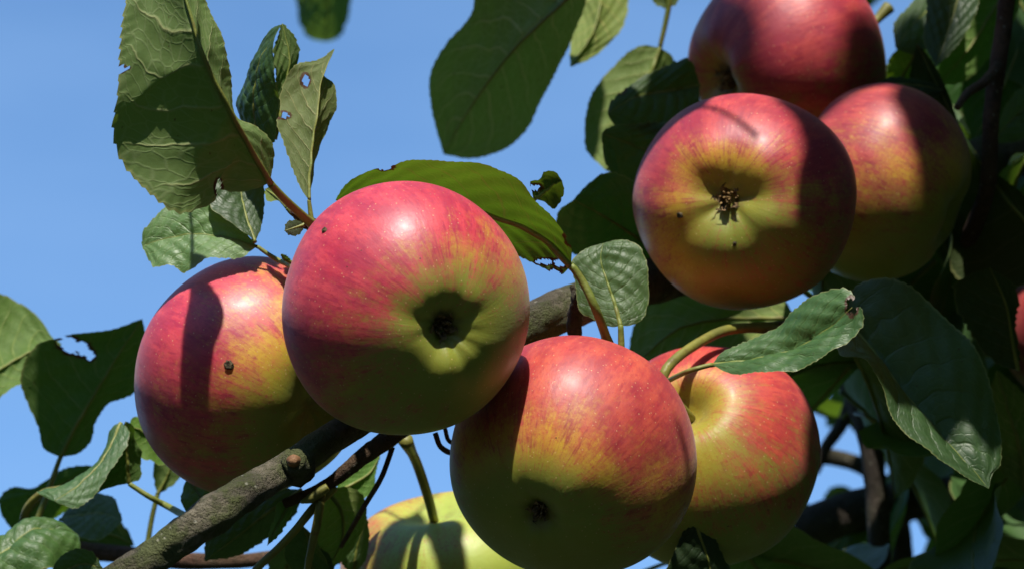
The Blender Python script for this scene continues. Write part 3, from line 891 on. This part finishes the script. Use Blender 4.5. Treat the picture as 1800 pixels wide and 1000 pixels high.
LF([(1160, 84), (1135, 150), (1100, 220), (1065, 300)], [(1130, 82), (1080, 115), (1042, 168), (1028, 222), (1031, 262)], [(1180, 100), (1185, 170), (1150, 250), (1100, 310)], d=(1.17, 1.15), ld=0.006, rd=0.012, up=-1,
   pet=[(1170, 40), (1176, 5), (1172, -40)], petr=(6, 5), tone=(1.15, 1.2, 0.95), serr=2, label='pale rounded leaf on a thin stalk left of the top apples')
LF([(1170, -40), (1170, -15), (1172, 16)], [(1148, -20), (1150, 5)], [(1192, -20), (1190, 5)], d=(1.17, 1.17), up=-1, res=0.6)
LF([(1230, 150), (1180, 160), (1120, 170), (1068, 200)], [(1210, 108), (1170, 118), (1136, 135), (1105, 152), (1076, 182)], [(1220, 220), (1170, 240), (1105, 225), (1080, 215)], d=(1.13, 1.10), ld=0.006, rd=-0.004, up=1,
   serr=6, teeth=14, tone=(0.6, 0.7, 0.6), holes=[(1082, 160, 14, 6)], label='dark toothed leaf left of the top apple')
LF([(1230, 300), (1170, 280), (1110, 255), (1058, 235)], [(1230, 225), (1160, 218), (1100, 222), (1070, 226)], [(1220, 380), (1140, 350), (1080, 320), (1062, 265)], d=(1.12, 1.09), ld=0.006, rd=-0.006, up=1, serr=6, teeth=14, tone=(.6, .7, .6))
LF([(1190, 470), (1110, 412), (1060, 380), (1008, 352)], [(1180, 340), (1120, 320), (1060, 306), (1028, 330)], [(1160, 500), (1060, 460), (1005, 440), (978, 400), (985, 370)], d=(1.10, 1.06), ld=0.004, rd=0.006, up=1, tone=(.7, .85, .6), serr=3,
   label='large dark leaf with a pale midrib left of the pink apple')
# ---- far left
LF([(-60, 700), (0, 650), (50, 620), (108, 604)], [(-50, 540), (0, 517), (40, 530), (66, 556), (88, 592)], [(-20, 710), (30, 676), (80, 640)], d=(1.10, 1.12), ld=0.012, rd=-0.006, up=-1, tone=(0.85, 1.0, 0.65), bulge=0.12, wav=0.1,
   label='pale leaf cut by the left edge at mid height')
LF([(106, 803), (135, 745), (168, 690), (205, 628), (250, 560)], [(78, 788), (68, 750), (50, 710), (37, 666), (50, 625), (74, 602), (92, 598), (118, 590), (150, 584), (200, 578)], [(142, 794), (160, 770), (166, 742), (188, 712), (236, 690), (262, 640)],
   d=(1.10, 1.10), ld=-0.004, rd=0.006, up=-1, pet=[(92, 842), (75, 890), (55, 940)], petr=(6, 5), tone=(0.6, 0.8, 0.6), holes=[(118, 602, 16, 11), (128, 610, 16, 12), (146, 614, 12, 12), (159, 623, 8, 10)], serr=2, label='dark leaf with a bite in its upper edge left of the left apple')
LF([(212, 742), (185, 800), (140, 850), (96, 880)], [(204, 745), (184, 790), (150, 834), (100, 855), (66, 866)], [(220, 748), (192, 830), (152, 880), (136, 892)], d=(1.03, 1.01), ld=0.006, rd=-0.004, up=1, tone=(1.2, 1.2, 1.2), serr=3,
   label='folded blue-green leaf below the left apple with a yellow edge')
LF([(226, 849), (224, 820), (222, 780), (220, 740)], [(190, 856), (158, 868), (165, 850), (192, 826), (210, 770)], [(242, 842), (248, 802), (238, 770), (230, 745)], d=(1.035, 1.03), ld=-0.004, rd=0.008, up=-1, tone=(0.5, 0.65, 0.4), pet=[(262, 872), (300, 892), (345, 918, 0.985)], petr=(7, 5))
LF([(300, 790), (275, 775), (245, 755), (226, 748)], [(290, 735), (258, 731), (234, 733)], [(290, 815), (262, 808), (235, 796), (222, 772)], d=(1.06, 1.055), up=-1, tone=(0.6, 1.0, 0.4), ld=0.01, rd=-0.004,
   label='small bright green leaf touching the left edge of the left apple')
LF([(277, 868), (292, 840), (303, 812)], [(272, 845), (272, 815), (285, 800)], [(290, 860), (314, 840), (318, 815)], d=(1.10, 1.10), up=-1, tone=(0.8, .9, .7), pet=[(268, 905), (258, 965)], petr=(5, 5), res=0.6)
LF([(30, 940), (60, 890), (110, 850), (170, 820)], [(5, 905), (0, 876), (14, 861), (60, 856), (110, 826), (150, 818)], [(60, 930), (110, 900), (165, 870)], d=(1.14, 1.13), up=1, tone=(.75, .95, .6), ld=0.0, rd=0.01)
LF([(105, 912), (140, 905), (180, 902), (215, 913)], [(130, 885), (165, 868), (196, 872)], [(122, 930), (150, 946), (192, 938)], d=(1.11, 1.09), up=1, ld=0.006, rd=-0.008, tone=(1, 1, 1), label='bluish leaf low at the left, below the folded leaf')
LF([(120, 930), (160, 935), (200, 940), (236, 958)], [(150, 900), (200, 905), (222, 930)], [(140, 960), (190, 960)], d=(1.15, 1.15), up=-1, tone=(.5, .6, .5))
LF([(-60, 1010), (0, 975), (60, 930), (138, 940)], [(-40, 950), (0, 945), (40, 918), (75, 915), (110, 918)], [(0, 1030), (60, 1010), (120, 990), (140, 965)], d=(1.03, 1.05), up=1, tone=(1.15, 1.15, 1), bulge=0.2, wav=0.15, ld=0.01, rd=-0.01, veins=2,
   label='crumpled leaf in the bottom left corner, half in sunlight')
LF([(90, 1030), (120, 1000), (150, 990), (182, 1002)], [(100, 985), (135, 965), (160, 970)], [(130, 1040), (165, 1030)], d=(1.02, 1.02), up=1, tone=(.7, .8, .6))
LF([(-20, 1060), (20, 1000), (60, 960), (90, 945)], [(-30, 1000), (0, 960), (50, 935)], [(60, 1030), (85, 990)], d=(1.07, 1.09), up=1, tone=(.6, .75, .5))
# ---- below the branch
LF([(330, 838), (345, 862), (360, 885), (372, 915)], [(322, 862), (318, 878), (335, 905)], [(352, 845), (374, 858), (388, 890)], d=(1.03, 1.02), up=1, tone=(1.3, 1.3, 1.2), ld=-0.003, rd=0.004)
LF([(575, 862), (600, 900), (600, 950), (568, 1010)], [(568, 880), (556, 930), (548, 990)], [(610, 856), (638, 870), (642, 905), (622, 960)], d=(1.04, 1.035), up=-1, tone=(1.25, 1.25, 1.0), ld=-0.004, rd=0.004, veins=1.6,
   label='pale leaf striped by shadows left of the green apple')
LF([(620, 1010), (628, 960), (640, 920), (640, 890)], [(600, 985), (612, 950)], [(640, 985), (648, 940)], d=(1.05, 1.05), up=1, tone=(1.1, 1.1, 1))
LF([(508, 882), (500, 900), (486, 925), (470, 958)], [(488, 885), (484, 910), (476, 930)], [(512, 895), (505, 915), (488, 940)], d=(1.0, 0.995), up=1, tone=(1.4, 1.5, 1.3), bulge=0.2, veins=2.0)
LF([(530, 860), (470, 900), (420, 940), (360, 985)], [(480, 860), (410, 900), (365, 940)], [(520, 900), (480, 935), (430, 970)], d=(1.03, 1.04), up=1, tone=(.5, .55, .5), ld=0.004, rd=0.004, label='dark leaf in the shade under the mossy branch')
LF([(560, 1020), (545, 985), (540, 945), (530, 920)], [(525, 1010), (500, 975), (515, 940)], [(575, 1010), (572, 985), (552, 945)], d=(1.02, 1.01), up=1, tone=(.7, .75, .8), ld=-0.004, rd=0.004, serr=3)
LF([(480, 1040), (500, 1000), (520, 965), (540, 935)], [(470, 1010), (485, 975), (515, 945)], [(520, 1030), (545, 990)], d=(1.05, 1.04), up=1, tone=(.8, .85, .9))
LF([(590, 865), (620, 850), (650, 830), (668, 800)], [(600, 835), (632, 815), (650, 800)], [(620, 880), (655, 862), (660, 830)], d=(1.05, 1.06), up=-1, tone=(.7, 1, .5))
LF([(560, 960), (555, 985), (560, 1030)], [(540, 985), (535, 1010)], [(578, 975), (585, 1010)], d=(1.03, 1.03), up=1, tone=(.6, .7, .6))
branch('leaf_stalk', [(566, 858, 0.995), (562, 890, 0.99), (556, 925, 0.99), (548, 960, 0.995), (540, 1000, 1.0)], [8, 8, 8, 7, 6], M_STALK, 10, 24, 0.06, 20, 5.0)
branch('leaf_stalk', [(590, 855, 0.997), (550, 893, 0.995), (520, 930, 0.992), (490, 962, 0.99), (455, 995, 0.99), (430, 1030, 0.99)], [7, 8, 7, 7, 7, 7], M_STALK, 10, 24, 0.06, 21, 5.0)
branch('leaf_stalk', [(576, 855, 0.99), (560, 866, 0.99), (545, 876, 0.99), (530, 882, 0.992)], [7, 9, 9, 3], M_STALK, 10, 24, 0.1, 22, 5.0)
branch('leaf_stalk', [(108, 858, 1.06), (75, 866, 1.065), (48, 892, 1.07), (38, 945, 1.08)], [6, 7, 7, 7], M_STALK, 8, 16, 0.06, 23, 5.0)
# ---- centre right
LF([(1400, 560), (1300, 560), (1200, 575), (1105, 650)], [(1370, 515), (1280, 505), (1180, 506), (1138, 525), (1112, 580)], [(1350, 600), (1260, 625), (1180, 650), (1130, 660)], d=(1.12, 1.11), ld=0.012, rd=-0.012, up=-1, tone=(1.15, 1.25, 0.95),
   label='blurred pale leaf behind the stalk under the pink apple')
LF([(1252, 640), (1320, 632), (1400, 612), (1462, 572), (1498, 540)], [(1268, 620), (1320, 598), (1368, 575), (1394, 545), (1424, 524), (1460, 512), (1494, 512), (1502, 524)],
   [(1275, 652), (1330, 656), (1400, 646), (1450, 626), (1490, 600), (1516, 562), (1512, 541)], d=(0.978, 0.972, 0.962), ld=0.006, rd=-0.012, up=1, pet=[(1210, 652), (1160, 676, 1.0)], petr=(5, 5), bulge=0.12, veins=1.0,
   holes=[(1497, 538, 9, 14)], tone=(1.1, 1.15, 1.1), serr=3.2, label='curved green leaf with a notched tip lying across the lower right apple')
LF([(1490, 560), (1530, 610), (1590, 690), (1660, 770), (1738, 858)], [(1474, 600), (1476, 620), (1522, 636), (1552, 682), (1576, 740), (1640, 800), (1700, 836)],
   [(1500, 510), (1540, 492), (1592, 500), (1660, 555), (1720, 628), (1746, 700), (1760, 790), (1757, 818), (1744, 832)], d=(1.01, 1.0, 0.99), ld=-0.013, rd=0.010, up=1, pet=[(1478, 545), (1450, 548, 1.03)], petr=(6, 6), bulge=0.06, veins=1.1, serr=3,
   tone=(0.85, 0.9, 1.0), label='big dark blue-green leaf at the right with a sunlit lower edge')
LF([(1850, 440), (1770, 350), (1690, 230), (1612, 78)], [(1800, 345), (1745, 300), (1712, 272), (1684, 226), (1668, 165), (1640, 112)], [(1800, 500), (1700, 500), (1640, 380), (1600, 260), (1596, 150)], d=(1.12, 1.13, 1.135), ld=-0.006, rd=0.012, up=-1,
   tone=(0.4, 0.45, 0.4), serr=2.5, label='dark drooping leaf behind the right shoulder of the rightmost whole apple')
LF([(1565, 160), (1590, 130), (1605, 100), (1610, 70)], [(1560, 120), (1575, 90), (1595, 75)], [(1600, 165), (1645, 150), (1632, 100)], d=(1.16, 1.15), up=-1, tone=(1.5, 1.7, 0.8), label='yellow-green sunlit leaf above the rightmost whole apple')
LF([(1520, 175), (1570, 150), (1610, 150), (1660, 160)], [(1560, 138), (1600, 140), (1640, 148)], [(1560, 185), (1610, 190)], d=(1.13, 1.13), up=1, tone=(.5, .6, .5))
LF([(1700, -60), (1640, 10), (1600, 50), (1575, 85)], [(1640, -40), (1600, 10), (1572, 45)], [(1700, 10), (1650, 70), (1600, 95)], d=(1.18, 1.14), up=1, tone=(.9, .9, 1.1), ld=0.004, rd=-0.004, label='dull blue-grey leaf near the top right')
LF([(1690, -80), (1685, -10), (1665, 60), (1645, 118)], [(1640, -60), (1630, 20), (1625, 70)], [(1720, -50), (1715, 20), (1690, 70)], d=(1.13, 1.11), up=1, tone=(.8, .85, .95))
LF([(1790, -50), (1745, 20), (1700, 90), (1650, 150)], [(1720, -40), (1680, 30), (1655, 90)], [(1790, 10), (1730, 110), (1690, 145)], d=(1.20, 1.17), up=-1, tone=(.75, 1.05, .7), ld=-0.006, rd=0.006, label='mid green leaf behind the short reddish twig at the top right')
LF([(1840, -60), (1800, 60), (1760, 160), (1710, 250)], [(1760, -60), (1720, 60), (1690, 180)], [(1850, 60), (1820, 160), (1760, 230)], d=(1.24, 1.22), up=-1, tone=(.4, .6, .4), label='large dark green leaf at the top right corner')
LF([(1830, 150), (1800, 190), (1770, 220), (1745, 250)], [(1790, 160), (1765, 195)], [(1820, 230), (1780, 250)], d=(1.18, 1.18), up=1, tone=(1, 1.0, 1.4))
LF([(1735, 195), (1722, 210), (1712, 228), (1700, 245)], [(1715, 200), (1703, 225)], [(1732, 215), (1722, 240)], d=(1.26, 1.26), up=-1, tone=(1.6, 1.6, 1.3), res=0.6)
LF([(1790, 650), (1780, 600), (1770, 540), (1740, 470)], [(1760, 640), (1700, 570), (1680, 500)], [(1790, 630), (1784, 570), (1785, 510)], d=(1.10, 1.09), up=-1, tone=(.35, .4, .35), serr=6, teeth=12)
LF([(1800, 860), (1795, 800), (1775, 730), (1752, 650)], [(1755, 820), (1745, 760), (1742, 690)], [(1840, 820), (1830, 740), (1790, 680)], d=(1.12, 1.10), up=-1, tone=(1.3, 1.3, 1.0), ld=-0.004, rd=0.01, petr=(8, 8), label='pale leaf with a thick midrib at the right edge')
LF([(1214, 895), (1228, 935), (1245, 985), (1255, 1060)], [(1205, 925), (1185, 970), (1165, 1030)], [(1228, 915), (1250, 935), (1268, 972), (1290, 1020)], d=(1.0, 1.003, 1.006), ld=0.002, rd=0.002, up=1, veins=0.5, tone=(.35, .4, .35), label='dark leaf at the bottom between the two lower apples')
LF([(1450, 890), (1465, 870), (1478, 860), (1500, 862)], [(1450, 870), (1465, 856), (1485, 854)], [(1465, 885), (1490, 874)], d=(1.5, 1.5), up=-1, tone=(1.2, 1.3, .9), res=0.6)
LF([(1535, 985), (1525, 960), (1515, 940), (1500, 920)], [(1515, 975), (1500, 945)], [(1535, 960), (1530, 925)], d=(1.5, 1.5), up=-1, tone=(1.3, 1.5, .8), res=0.6)
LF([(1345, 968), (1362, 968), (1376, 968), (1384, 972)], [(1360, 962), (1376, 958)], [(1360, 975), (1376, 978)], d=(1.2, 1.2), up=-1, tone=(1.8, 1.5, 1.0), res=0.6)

# sky gaps of the right half stay open
GAPS = [(1460, 785, 34), (1500, 810, 32), (1490, 845, 32), (1455, 830, 30), (1608, 945, 14), (1600, 965, 12), (1585, 12, 30), (1557, 75, 16), (1395, 540, 22), (1330, 592, 40), (1370, 590, 24), (1790, 385, 10)]
# ---- generic leaves for the shaded inside of the tree and the crown beyond the frame
def generic(seed, rows=22, cols=9, res=1.0):
    rng = np.random.default_rng(seed)
    L_, Wd = 0.075, 0.021
    t = np.linspace(0, 1, rows)
    bend = 0.02 * rng.uniform(-1, 1.4)
    M = np.stack([0.004 * rng.uniform(-1, 1) * np.sin(math.pi * t), t * L_, -bend * t ** 2], -1)
    prof = Wd * np.sin(math.pi * t ** 0.85) ** 0.75 * (1 + 0.05 * rng.uniform(-1, 1))
    fold = rng.uniform(0.1, 0.5)
    EL = M + np.stack([-prof, 0 * t, prof * fold], -1)
    ER = M + np.stack([prof, 0 * t, prof * fold], -1)
    P, N, ns = leaf_surface(M, EL, ER, 1, cols, 1.0, 0.08, 0.08, 0.0012, 14, seed * 1.3, 1.0)
    ext = [tube(M[::3] - np.array([0, 0, 0.0003]), np.linspace(0.0009, 0.0003, len(M[::3])), 5),
           tube(np.array([[0, -0.022, -0.004], [0, -0.011, -0.001], [0, 0, 0]]), np.array([0.0010, 0.0008, 0.0009]), 5)]
    # make sure the upper side looks to +z
    flip = N[..., 2].mean() < 0
    if flip:
        N = -N
    return P, flip, ext
GEN = []
for k in range(5):
    P, fl, ext = generic(40 + k)
    n_up = np.cross(P[12, 4] - P[10, 4], P[11, 6] - P[11, 2])
    GEN.append(leaf_to_mesh('leaf', P, n_up[2] < 0, ext))

def place(px, py, d, direction, upn, scale=1.0, tone=(1, 1, 1), k=None):
    """one leaf of the inner crown: centre, pointing direction and the way its upper side faces (camera axes)"""
    y = Vector(dirw(direction))
    z = Vector(dirw(upn))
    x = y.cross(z).normalized()
    z = x.cross(y).normalized()
    gm = GEN[random.randrange(5) if k is None else k]
    R3 = Matrix((x, y, z)).transposed()
    c = Vector(W(px, py, d)) - y * 0.0375 * scale
    for v in gm.vertices:
        p = np.array(c + R3 @ (v.co * scale)) - CAM
        dd = p @ FA
        qx, qy = (p @ XA) / (K * dd) + 900, 500 - (p @ UA) / (K * dd)
        if qx < 1340 and qy < 540 or any(math.hypot(qx - gx, qy - gy) < g for gx, gy, g in GAPS):
            return None
    o = bpy.data.objects.new('leaf', gm)
    COL.objects.link(o)
    o.parent = TREE
    o.matrix_parent_inverse = Matrix.Translation(TREE.location).inverted()
    o.matrix_basis = Matrix.Translation(c) @ R3.to_4x4() @ Matrix.Scale(scale, 4)
    o.color = (*tone, 1)
    return o

rng = random.Random(21)
def rdir():
    return (rng.uniform(-1, 1), rng.uniform(-1.0, 0.3), rng.uniform(-0.6, 0.6))
def rup():
    return (rng.uniform(-.6, .6), rng.uniform(0.3, 1), rng.uniform(-.5, .7))
# sky gaps of the right half stay open
n = 0
for _ in range(900):
    px, py, d = rng.uniform(1400, 1880), rng.uniform(-60, 1080), rng.uniform(1.22, 1.75)
    if px < 1500 and py < 380:
        continue
    if place(px, py, d, rdir(), rup(), rng.uniform(0.75, 1.1), (1.0, 1.15, 1.0)):
        n += 1
    if n >= 130:
        break
for (px, py, d) in [(1420, 620, 1.14), (1480, 690, 1.16), (1560, 700, 1.14), (1620, 790, 1.13), (1520, 640, 1.2), (1470, 560, 1.19), (1600, 560, 1.15), (1680, 520, 1.15), (1400, 960, 1.17),
                    (1460, 980, 1.2), (1340, 990, 1.16), (1650, 900, 1.2), (1710, 900, 1.13), (1760, 960, 1.15), (1690, 980, 1.1), (1230, 480, 1.16), (1160, 470, 1.15), (1600, 640, 1.22), (1440, 500, 1.16), (1730, 420, 1.16), (1640, 480, 1.2),
                    (1770, 880, 1.2), (1600, 860, 1.45), (1660, 760, 1.4), (1740, 560, 1.25), (1790, 300, 1.3)]:
    for _ in range(30):
        if place(px, py, d, rdir(), rup(), rng.uniform(0.8, 1.15), (1.0, 1.15, 1.0)):
            break

# the crown outside the picture: leaves and limbs that shade this corner of the tree
CV, CF, CUV, CMI, n0 = [], [], [], [], 0
crn = random.Random(5)
GD = []
for me in GEN:
    v = np.zeros(len(me.vertices) * 3); me.vertices.foreach_get('co', v)
    uvl = me.uv_layers['leaf']
    fs = [tuple(p.vertices) for p in me.polygons]
    mi = [p.material_index for p in me.polygons]
    vu = np.zeros((len(me.vertices), 2))
    for lp, uvd in zip(me.loops, uvl.data):
        vu[lp.vertex_index] = uvd.uv[:]
    GD.append((v.reshape(-1, 3), fs, mi, vu))
def crown_leaf(wpos, y, z, sc):
    global n0
    y = Vector(y).normalized(); z = Vector(z)
    x = y.cross(z).normalized(); z = x.cross(y)
    v, fs, mi, vu = GD[crn.randrange(5)]
    Rm = np.array(Matrix((x, y, z)).transposed())
    CV.append((v - np.array([0, 0.0375, 0])) * sc @ Rm.T + np.asarray(wpos))
    CF.extend([tuple(i + n0 for i in f) for f in fs]); CMI.extend(mi); CUV.append(vu)
    n0 += len(v)
# points of the picture that the sun reaches: keep the path above them free
LIT = [(640, 380, .925), (715, 400, .92), (800, 420, .93), (860, 520, .935), (830, 640, .93), (560, 480, .935), (560, 600, .935), (420, 520, .97), (400, 600, .97), (450, 700, .97), (380, 740, .975), (255, 640, 1.0), (480, 620, .98), (920, 650, .955), (985, 690, .945), (1080, 660, .95),
       (1150, 740, .955), (960, 760, .945), (1060, 780, .945), (1330, 235, 1.02), (1320, 60, 1.126), (1420, 60, 1.12), (1250, 340, 1.0), (1220, 420, 1.0), (1160, 300, 1.01), (1130, 380, 1.02), (1500, 200, 1.07), (1470, 210, 1.07), (1200, 700, 1.02), (1250, 720, 1.02), (700, 960, 1.06), (740, 930, 1.06), (800, 960, 1.06), (640, 960, 1.07), (850, 990, 1.06),
       (450, 880, .94), (350, 940, .94), (500, 820, .94), (250, 980, .93), (230, 260, .95), (230, 310, .95), (300, 50, .93), (800, 300, .97), (900, 330, .97), (1080, 480, .97), (1060, 200, 1.16), (1060, 60, 1.2), (540, 200, .955), (350, 420, .96), (1480, 580, .965), (1420, 630, .965), (1640, 790, .99), (1600, 740, .99), (110, 960, 1.04), (30, 570, 1.1), (640, 790, .99), (1610, 105, 1.155), (1690, 70, 1.19), (1715, 220, 1.26), (1790, 720, 1.11), (1765, 790, 1.11), (1470, 868, 1.5), (1520, 945, 1.5), (1365, 970, 1.2), (1560, 900, 1.3), (1420, 60, 1.12), (280, 900, 1.0)]
LITW = np.array([W(*p) for p in LIT])
def clear_of_sun(p, r):
    rel = np.asarray(p) - LITW
    al = rel @ SUN
    dist = np.linalg.norm(rel - al[:, None] * SUN, axis=1)
    return not np.any((al > 0) & (dist < r))
def in_view(p, m=0.09):
    c = np.asarray(p) - CAM
    d = c @ FA
    if d < 0.02:
        return True
    return abs(c @ XA) < 900 * K * d + m and abs(c @ UA) < 500 * K * d + m
cnt = 0
for _ in range(9000):
    # crown cloud round the main limb: above, behind, and to the right
    px, py, d = crn.uniform(-1800, 5200), crn.uniform(-3800, 1900), crn.uniform(0.75, 2.6)
    p = W(px, py, d)
    if in_view(p):
        continue
    if p[2] < 1.2 or np.linalg.norm(p - CAM) < 0.45:
        continue
    # thinner to the left, thick to the right and behind
    keep = 0.85 * min(1, max(0, (px - 300) / 1700))
    if crn.random() > keep:
        continue
    if not clear_of_sun(p, 0.054):
        continue
    dv = Vector((crn.uniform(-1, 1), crn.uniform(-1, 1), crn.uniform(-1.0, 0.3)))
    zv = Vector((crn.uniform(-.7, .7), crn.uniform(-.9, .4), 1.0))
    crown_leaf(p, dv, zv, crn.uniform(0.9, 1.35))
    cnt += 1
# leaves just above the frame whose shade falls on parts of the picture
VAX = dirw((0, -0.2997, 0.954))
def shade(px, py, d, h, hw, sc=1.0, push=0.0, rot=0.0):
    cosv = min(1.0, hw * K * d / (0.021 * sc))
    ax = VAX * math.cos(rot) + XA * math.sin(rot)
    sd = XA * math.cos(rot) - VAX * math.sin(rot)
    crown_leaf(W(px, py, d) + SUN * h + VAX * push, ax, Vector(SUN * cosv + sd * math.sqrt(max(0, 1 - cosv * cosv))), sc)
shade(330, 640, 0.972, 0.150, 30, 0.62)
crown_leaf(W(350, 260, 0.905) + SUN * 0.085 + VAX * 0.012, VAX, Vector(SUN * 0.8 + XA * 0.6), 0.55)
shade(1490, 350, 1.02, 0.75, 100, 1.3, rot=0.4)
shade(1530, 80, 1.12, 0.85, 90, 1.2, rot=-0.5)
shade(1290, 60, 1.12, 1.30, 34, 1.0, rot=0.4)
shade(1225, 110, 1.13, 0.5, 30)
shade(1700, 300, 1.08, 0.70, 95, 1.3, rot=0.3)
shade(1432, 720, 1.02, 0.40, 92, 1.1, push=-0.006, rot=-0.15)
shade(1780, 300, 1.1, 0.3, 110, 1.2)
shade(1760, 150, 1.2, 0.2, 110, 1.2)
shade(1090, 280, 1.09, 0.22, 70, rot=0.3)
shade(1180, 150, 1.1, 0.2, 80, rot=-0.3)
shade(890, 100, 1.16, 0.2, 110)
shade(960, 170, 1.16, 0.24, 110)
shade(850, 230, 1.18, 0.26, 110)
shade(140, 690, 1.1, 0.26, 80)
shade(215, 640, 1.1, 0.27, 70)
shade(772, 940, 1.05, 0.30, 24, 0.8, rot=0.5)
shade(655, 895, 1.06, 0.31, 34, 0.7, rot=-0.6)
for px in (1575, 1660, 1745):
    v, h = -0.964, -0.03
    crown_leaf(toworld(np.array([(px - 900) * K * 0.99, -0.2997 * v + 0.954 * h, 0.954 * v + 0.2997 * h])), VAX, Vector(SUN), 0.82)
fm = mesh('foliage', np.concatenate(CV), CF, [M_LEAF, M_PET], True, CMI)
lay = fm.uv_layers.new(name='leaf')
li = np.zeros(len(fm.loops), dtype=np.int32); fm.loops.foreach_get('vertex_index', li)
lay.data.foreach_set('uv', np.concatenate(CUV)[li].ravel())
fo = link('foliage', fm, TREE, kind='stuff')
fo.color = (.9, .95, .9, 1)

# trunk and main limbs beyond the right edge
def wood(name, pts, rad, n=50, seed=0):
    pr = resample(np.asarray(pts, float) * 1.0, n) if False else np.array([np.array(p) for p in pts], float)
    tt = np.linspace(0, 1, n)
    tk = np.linspace(0, 1, len(pr))
    cc = np.stack([np.interp(tt, tk, pr[:, k]) for k in range(3)], -1)
    for _ in range(6):
        cc[1:-1] = (cc[:-2] + cc[1:-1] + cc[2:]) / 3
    def bump(t, ang):
        return np.array([1 + 0.14 * mnoise.noise(Vector((math.cos(a) * 1.4, math.sin(a) * 1.4, t * 9 + seed))) for a in ang])
    V, F = tube(cc, np.interp(tt, np.linspace(0, 1, len(rad)), rad), 24, bump)
    return link(name, mesh(name, V, F, [M_DBARK]), TREE)
e1 = W(1900, 250, 1.3)
tb = np.array(TREE.location)
wood('trunk', [tb + [0, 0, -0.1], tb + [0.0, 0, 0.5], tb + [-0.04, -0.03, 1.1], tb + [0.0, 0.02, 1.7], tb + [0.05, 0.05, 2.6]], [0.13, 0.095, 0.085, 0.07, 0.03], 60, 3)
wood('limb', [tb + [-0.03, -0.02, 1.25], (tb + e1) / 2 + [0.1, 0, 0.32], e1 + [0.06, 0.02, 0.02], e1 + [-0.02, 0, 0]], [0.05, 0.03, 0.016, 0.012], 40, 5)

# foliage ring added all round, out of the picture, to block low skylight
tr = random.Random(9)
TV, TF = [], []
for k in range(15000):
    a = tr.uniform(-math.pi, math.pi)                      # 0 = straight ahead
    side = abs(a) / math.pi
    rr = tr.uniform(5.0, 7.5)
    top = 1.5 + rr * math.tan(math.radians(12 + 28 * min(1, max(0, (side - 0.22) / 0.3)))) * (0.82 + 0.18 * math.sin(a * 9) * math.sin(a * 4 + 1))
    zz = 0.15 + (top - 0.15) * tr.random() ** 0.85
    c = np.array([math.sin(a) * rr, math.cos(a) * rr + 0.3, zz])
    u = np.array([tr.gauss(0, 1), tr.gauss(0, 1), tr.gauss(0, 0.6)]); u /= np.linalg.norm(u)
    w = np.cross(u, [tr.gauss(0, 1), tr.gauss(0, 1), tr.gauss(0, 1)]); w /= np.linalg.norm(w)
    L_ = tr.uniform(0.14, 0.28)
    i = len(TV)
    TV += [c - u * L_, c + w * L_ * 0.5, c + u * L_, c - w * L_ * 0.5]
    TF.append((i, i + 1, i + 2, i + 3))
M_FAR = plain_material('added screen foliage', (0.024, 0.038, 0.012), (0.050, 0.070, 0.022), 2.0, 0.7, 0.01)
link('added_foliage_screen', mesh('added_foliage_screen', TV, TF, [M_FAR], False), kind='stuff')

# thin shoots that carry the crown leaves beyond the frame
root_pts = [e1, (tb + e1) / 2 + [0.1, 0, 0.32], (tb + e1) / 2 * 0.4 + e1 * 0.6 + [0.06, 0, 0.12]]
allv = np.concatenate([v.mean(0)[None] for v in CV])
made = 0
for _ in range(400):
    tgt = allv[crn.randrange(len(allv))]
    src = root_pts[crn.randrange(3)]
    mid_ = (src + tgt) / 2 + np.array([crn.uniform(-.06, .06), crn.uniform(-.06, .06), crn.uniform(0.0, 0.10)])
    tt = np.linspace(0, 1, 26)[:, None]
    pts_ = src * (1 - tt) ** 2 + 2 * mid_ * tt * (1 - tt) + tgt * tt ** 2
    ln_ = np.linalg.norm(tgt - src)
    if ln_ < 0.15 or ln_ > 1.3 or any(in_view(q, 0.01) for q in pts_[2:]) or not all(clear_of_sun(q, 0.01) for q in pts_):
        continue
    V, F = tube(pts_, np.linspace(0.0045, 0.0014, 26), 7)
    link('twig', mesh('twig', V, F, [M_TWIG]), TREE)
    made += 1
    if made >= 26:
        break
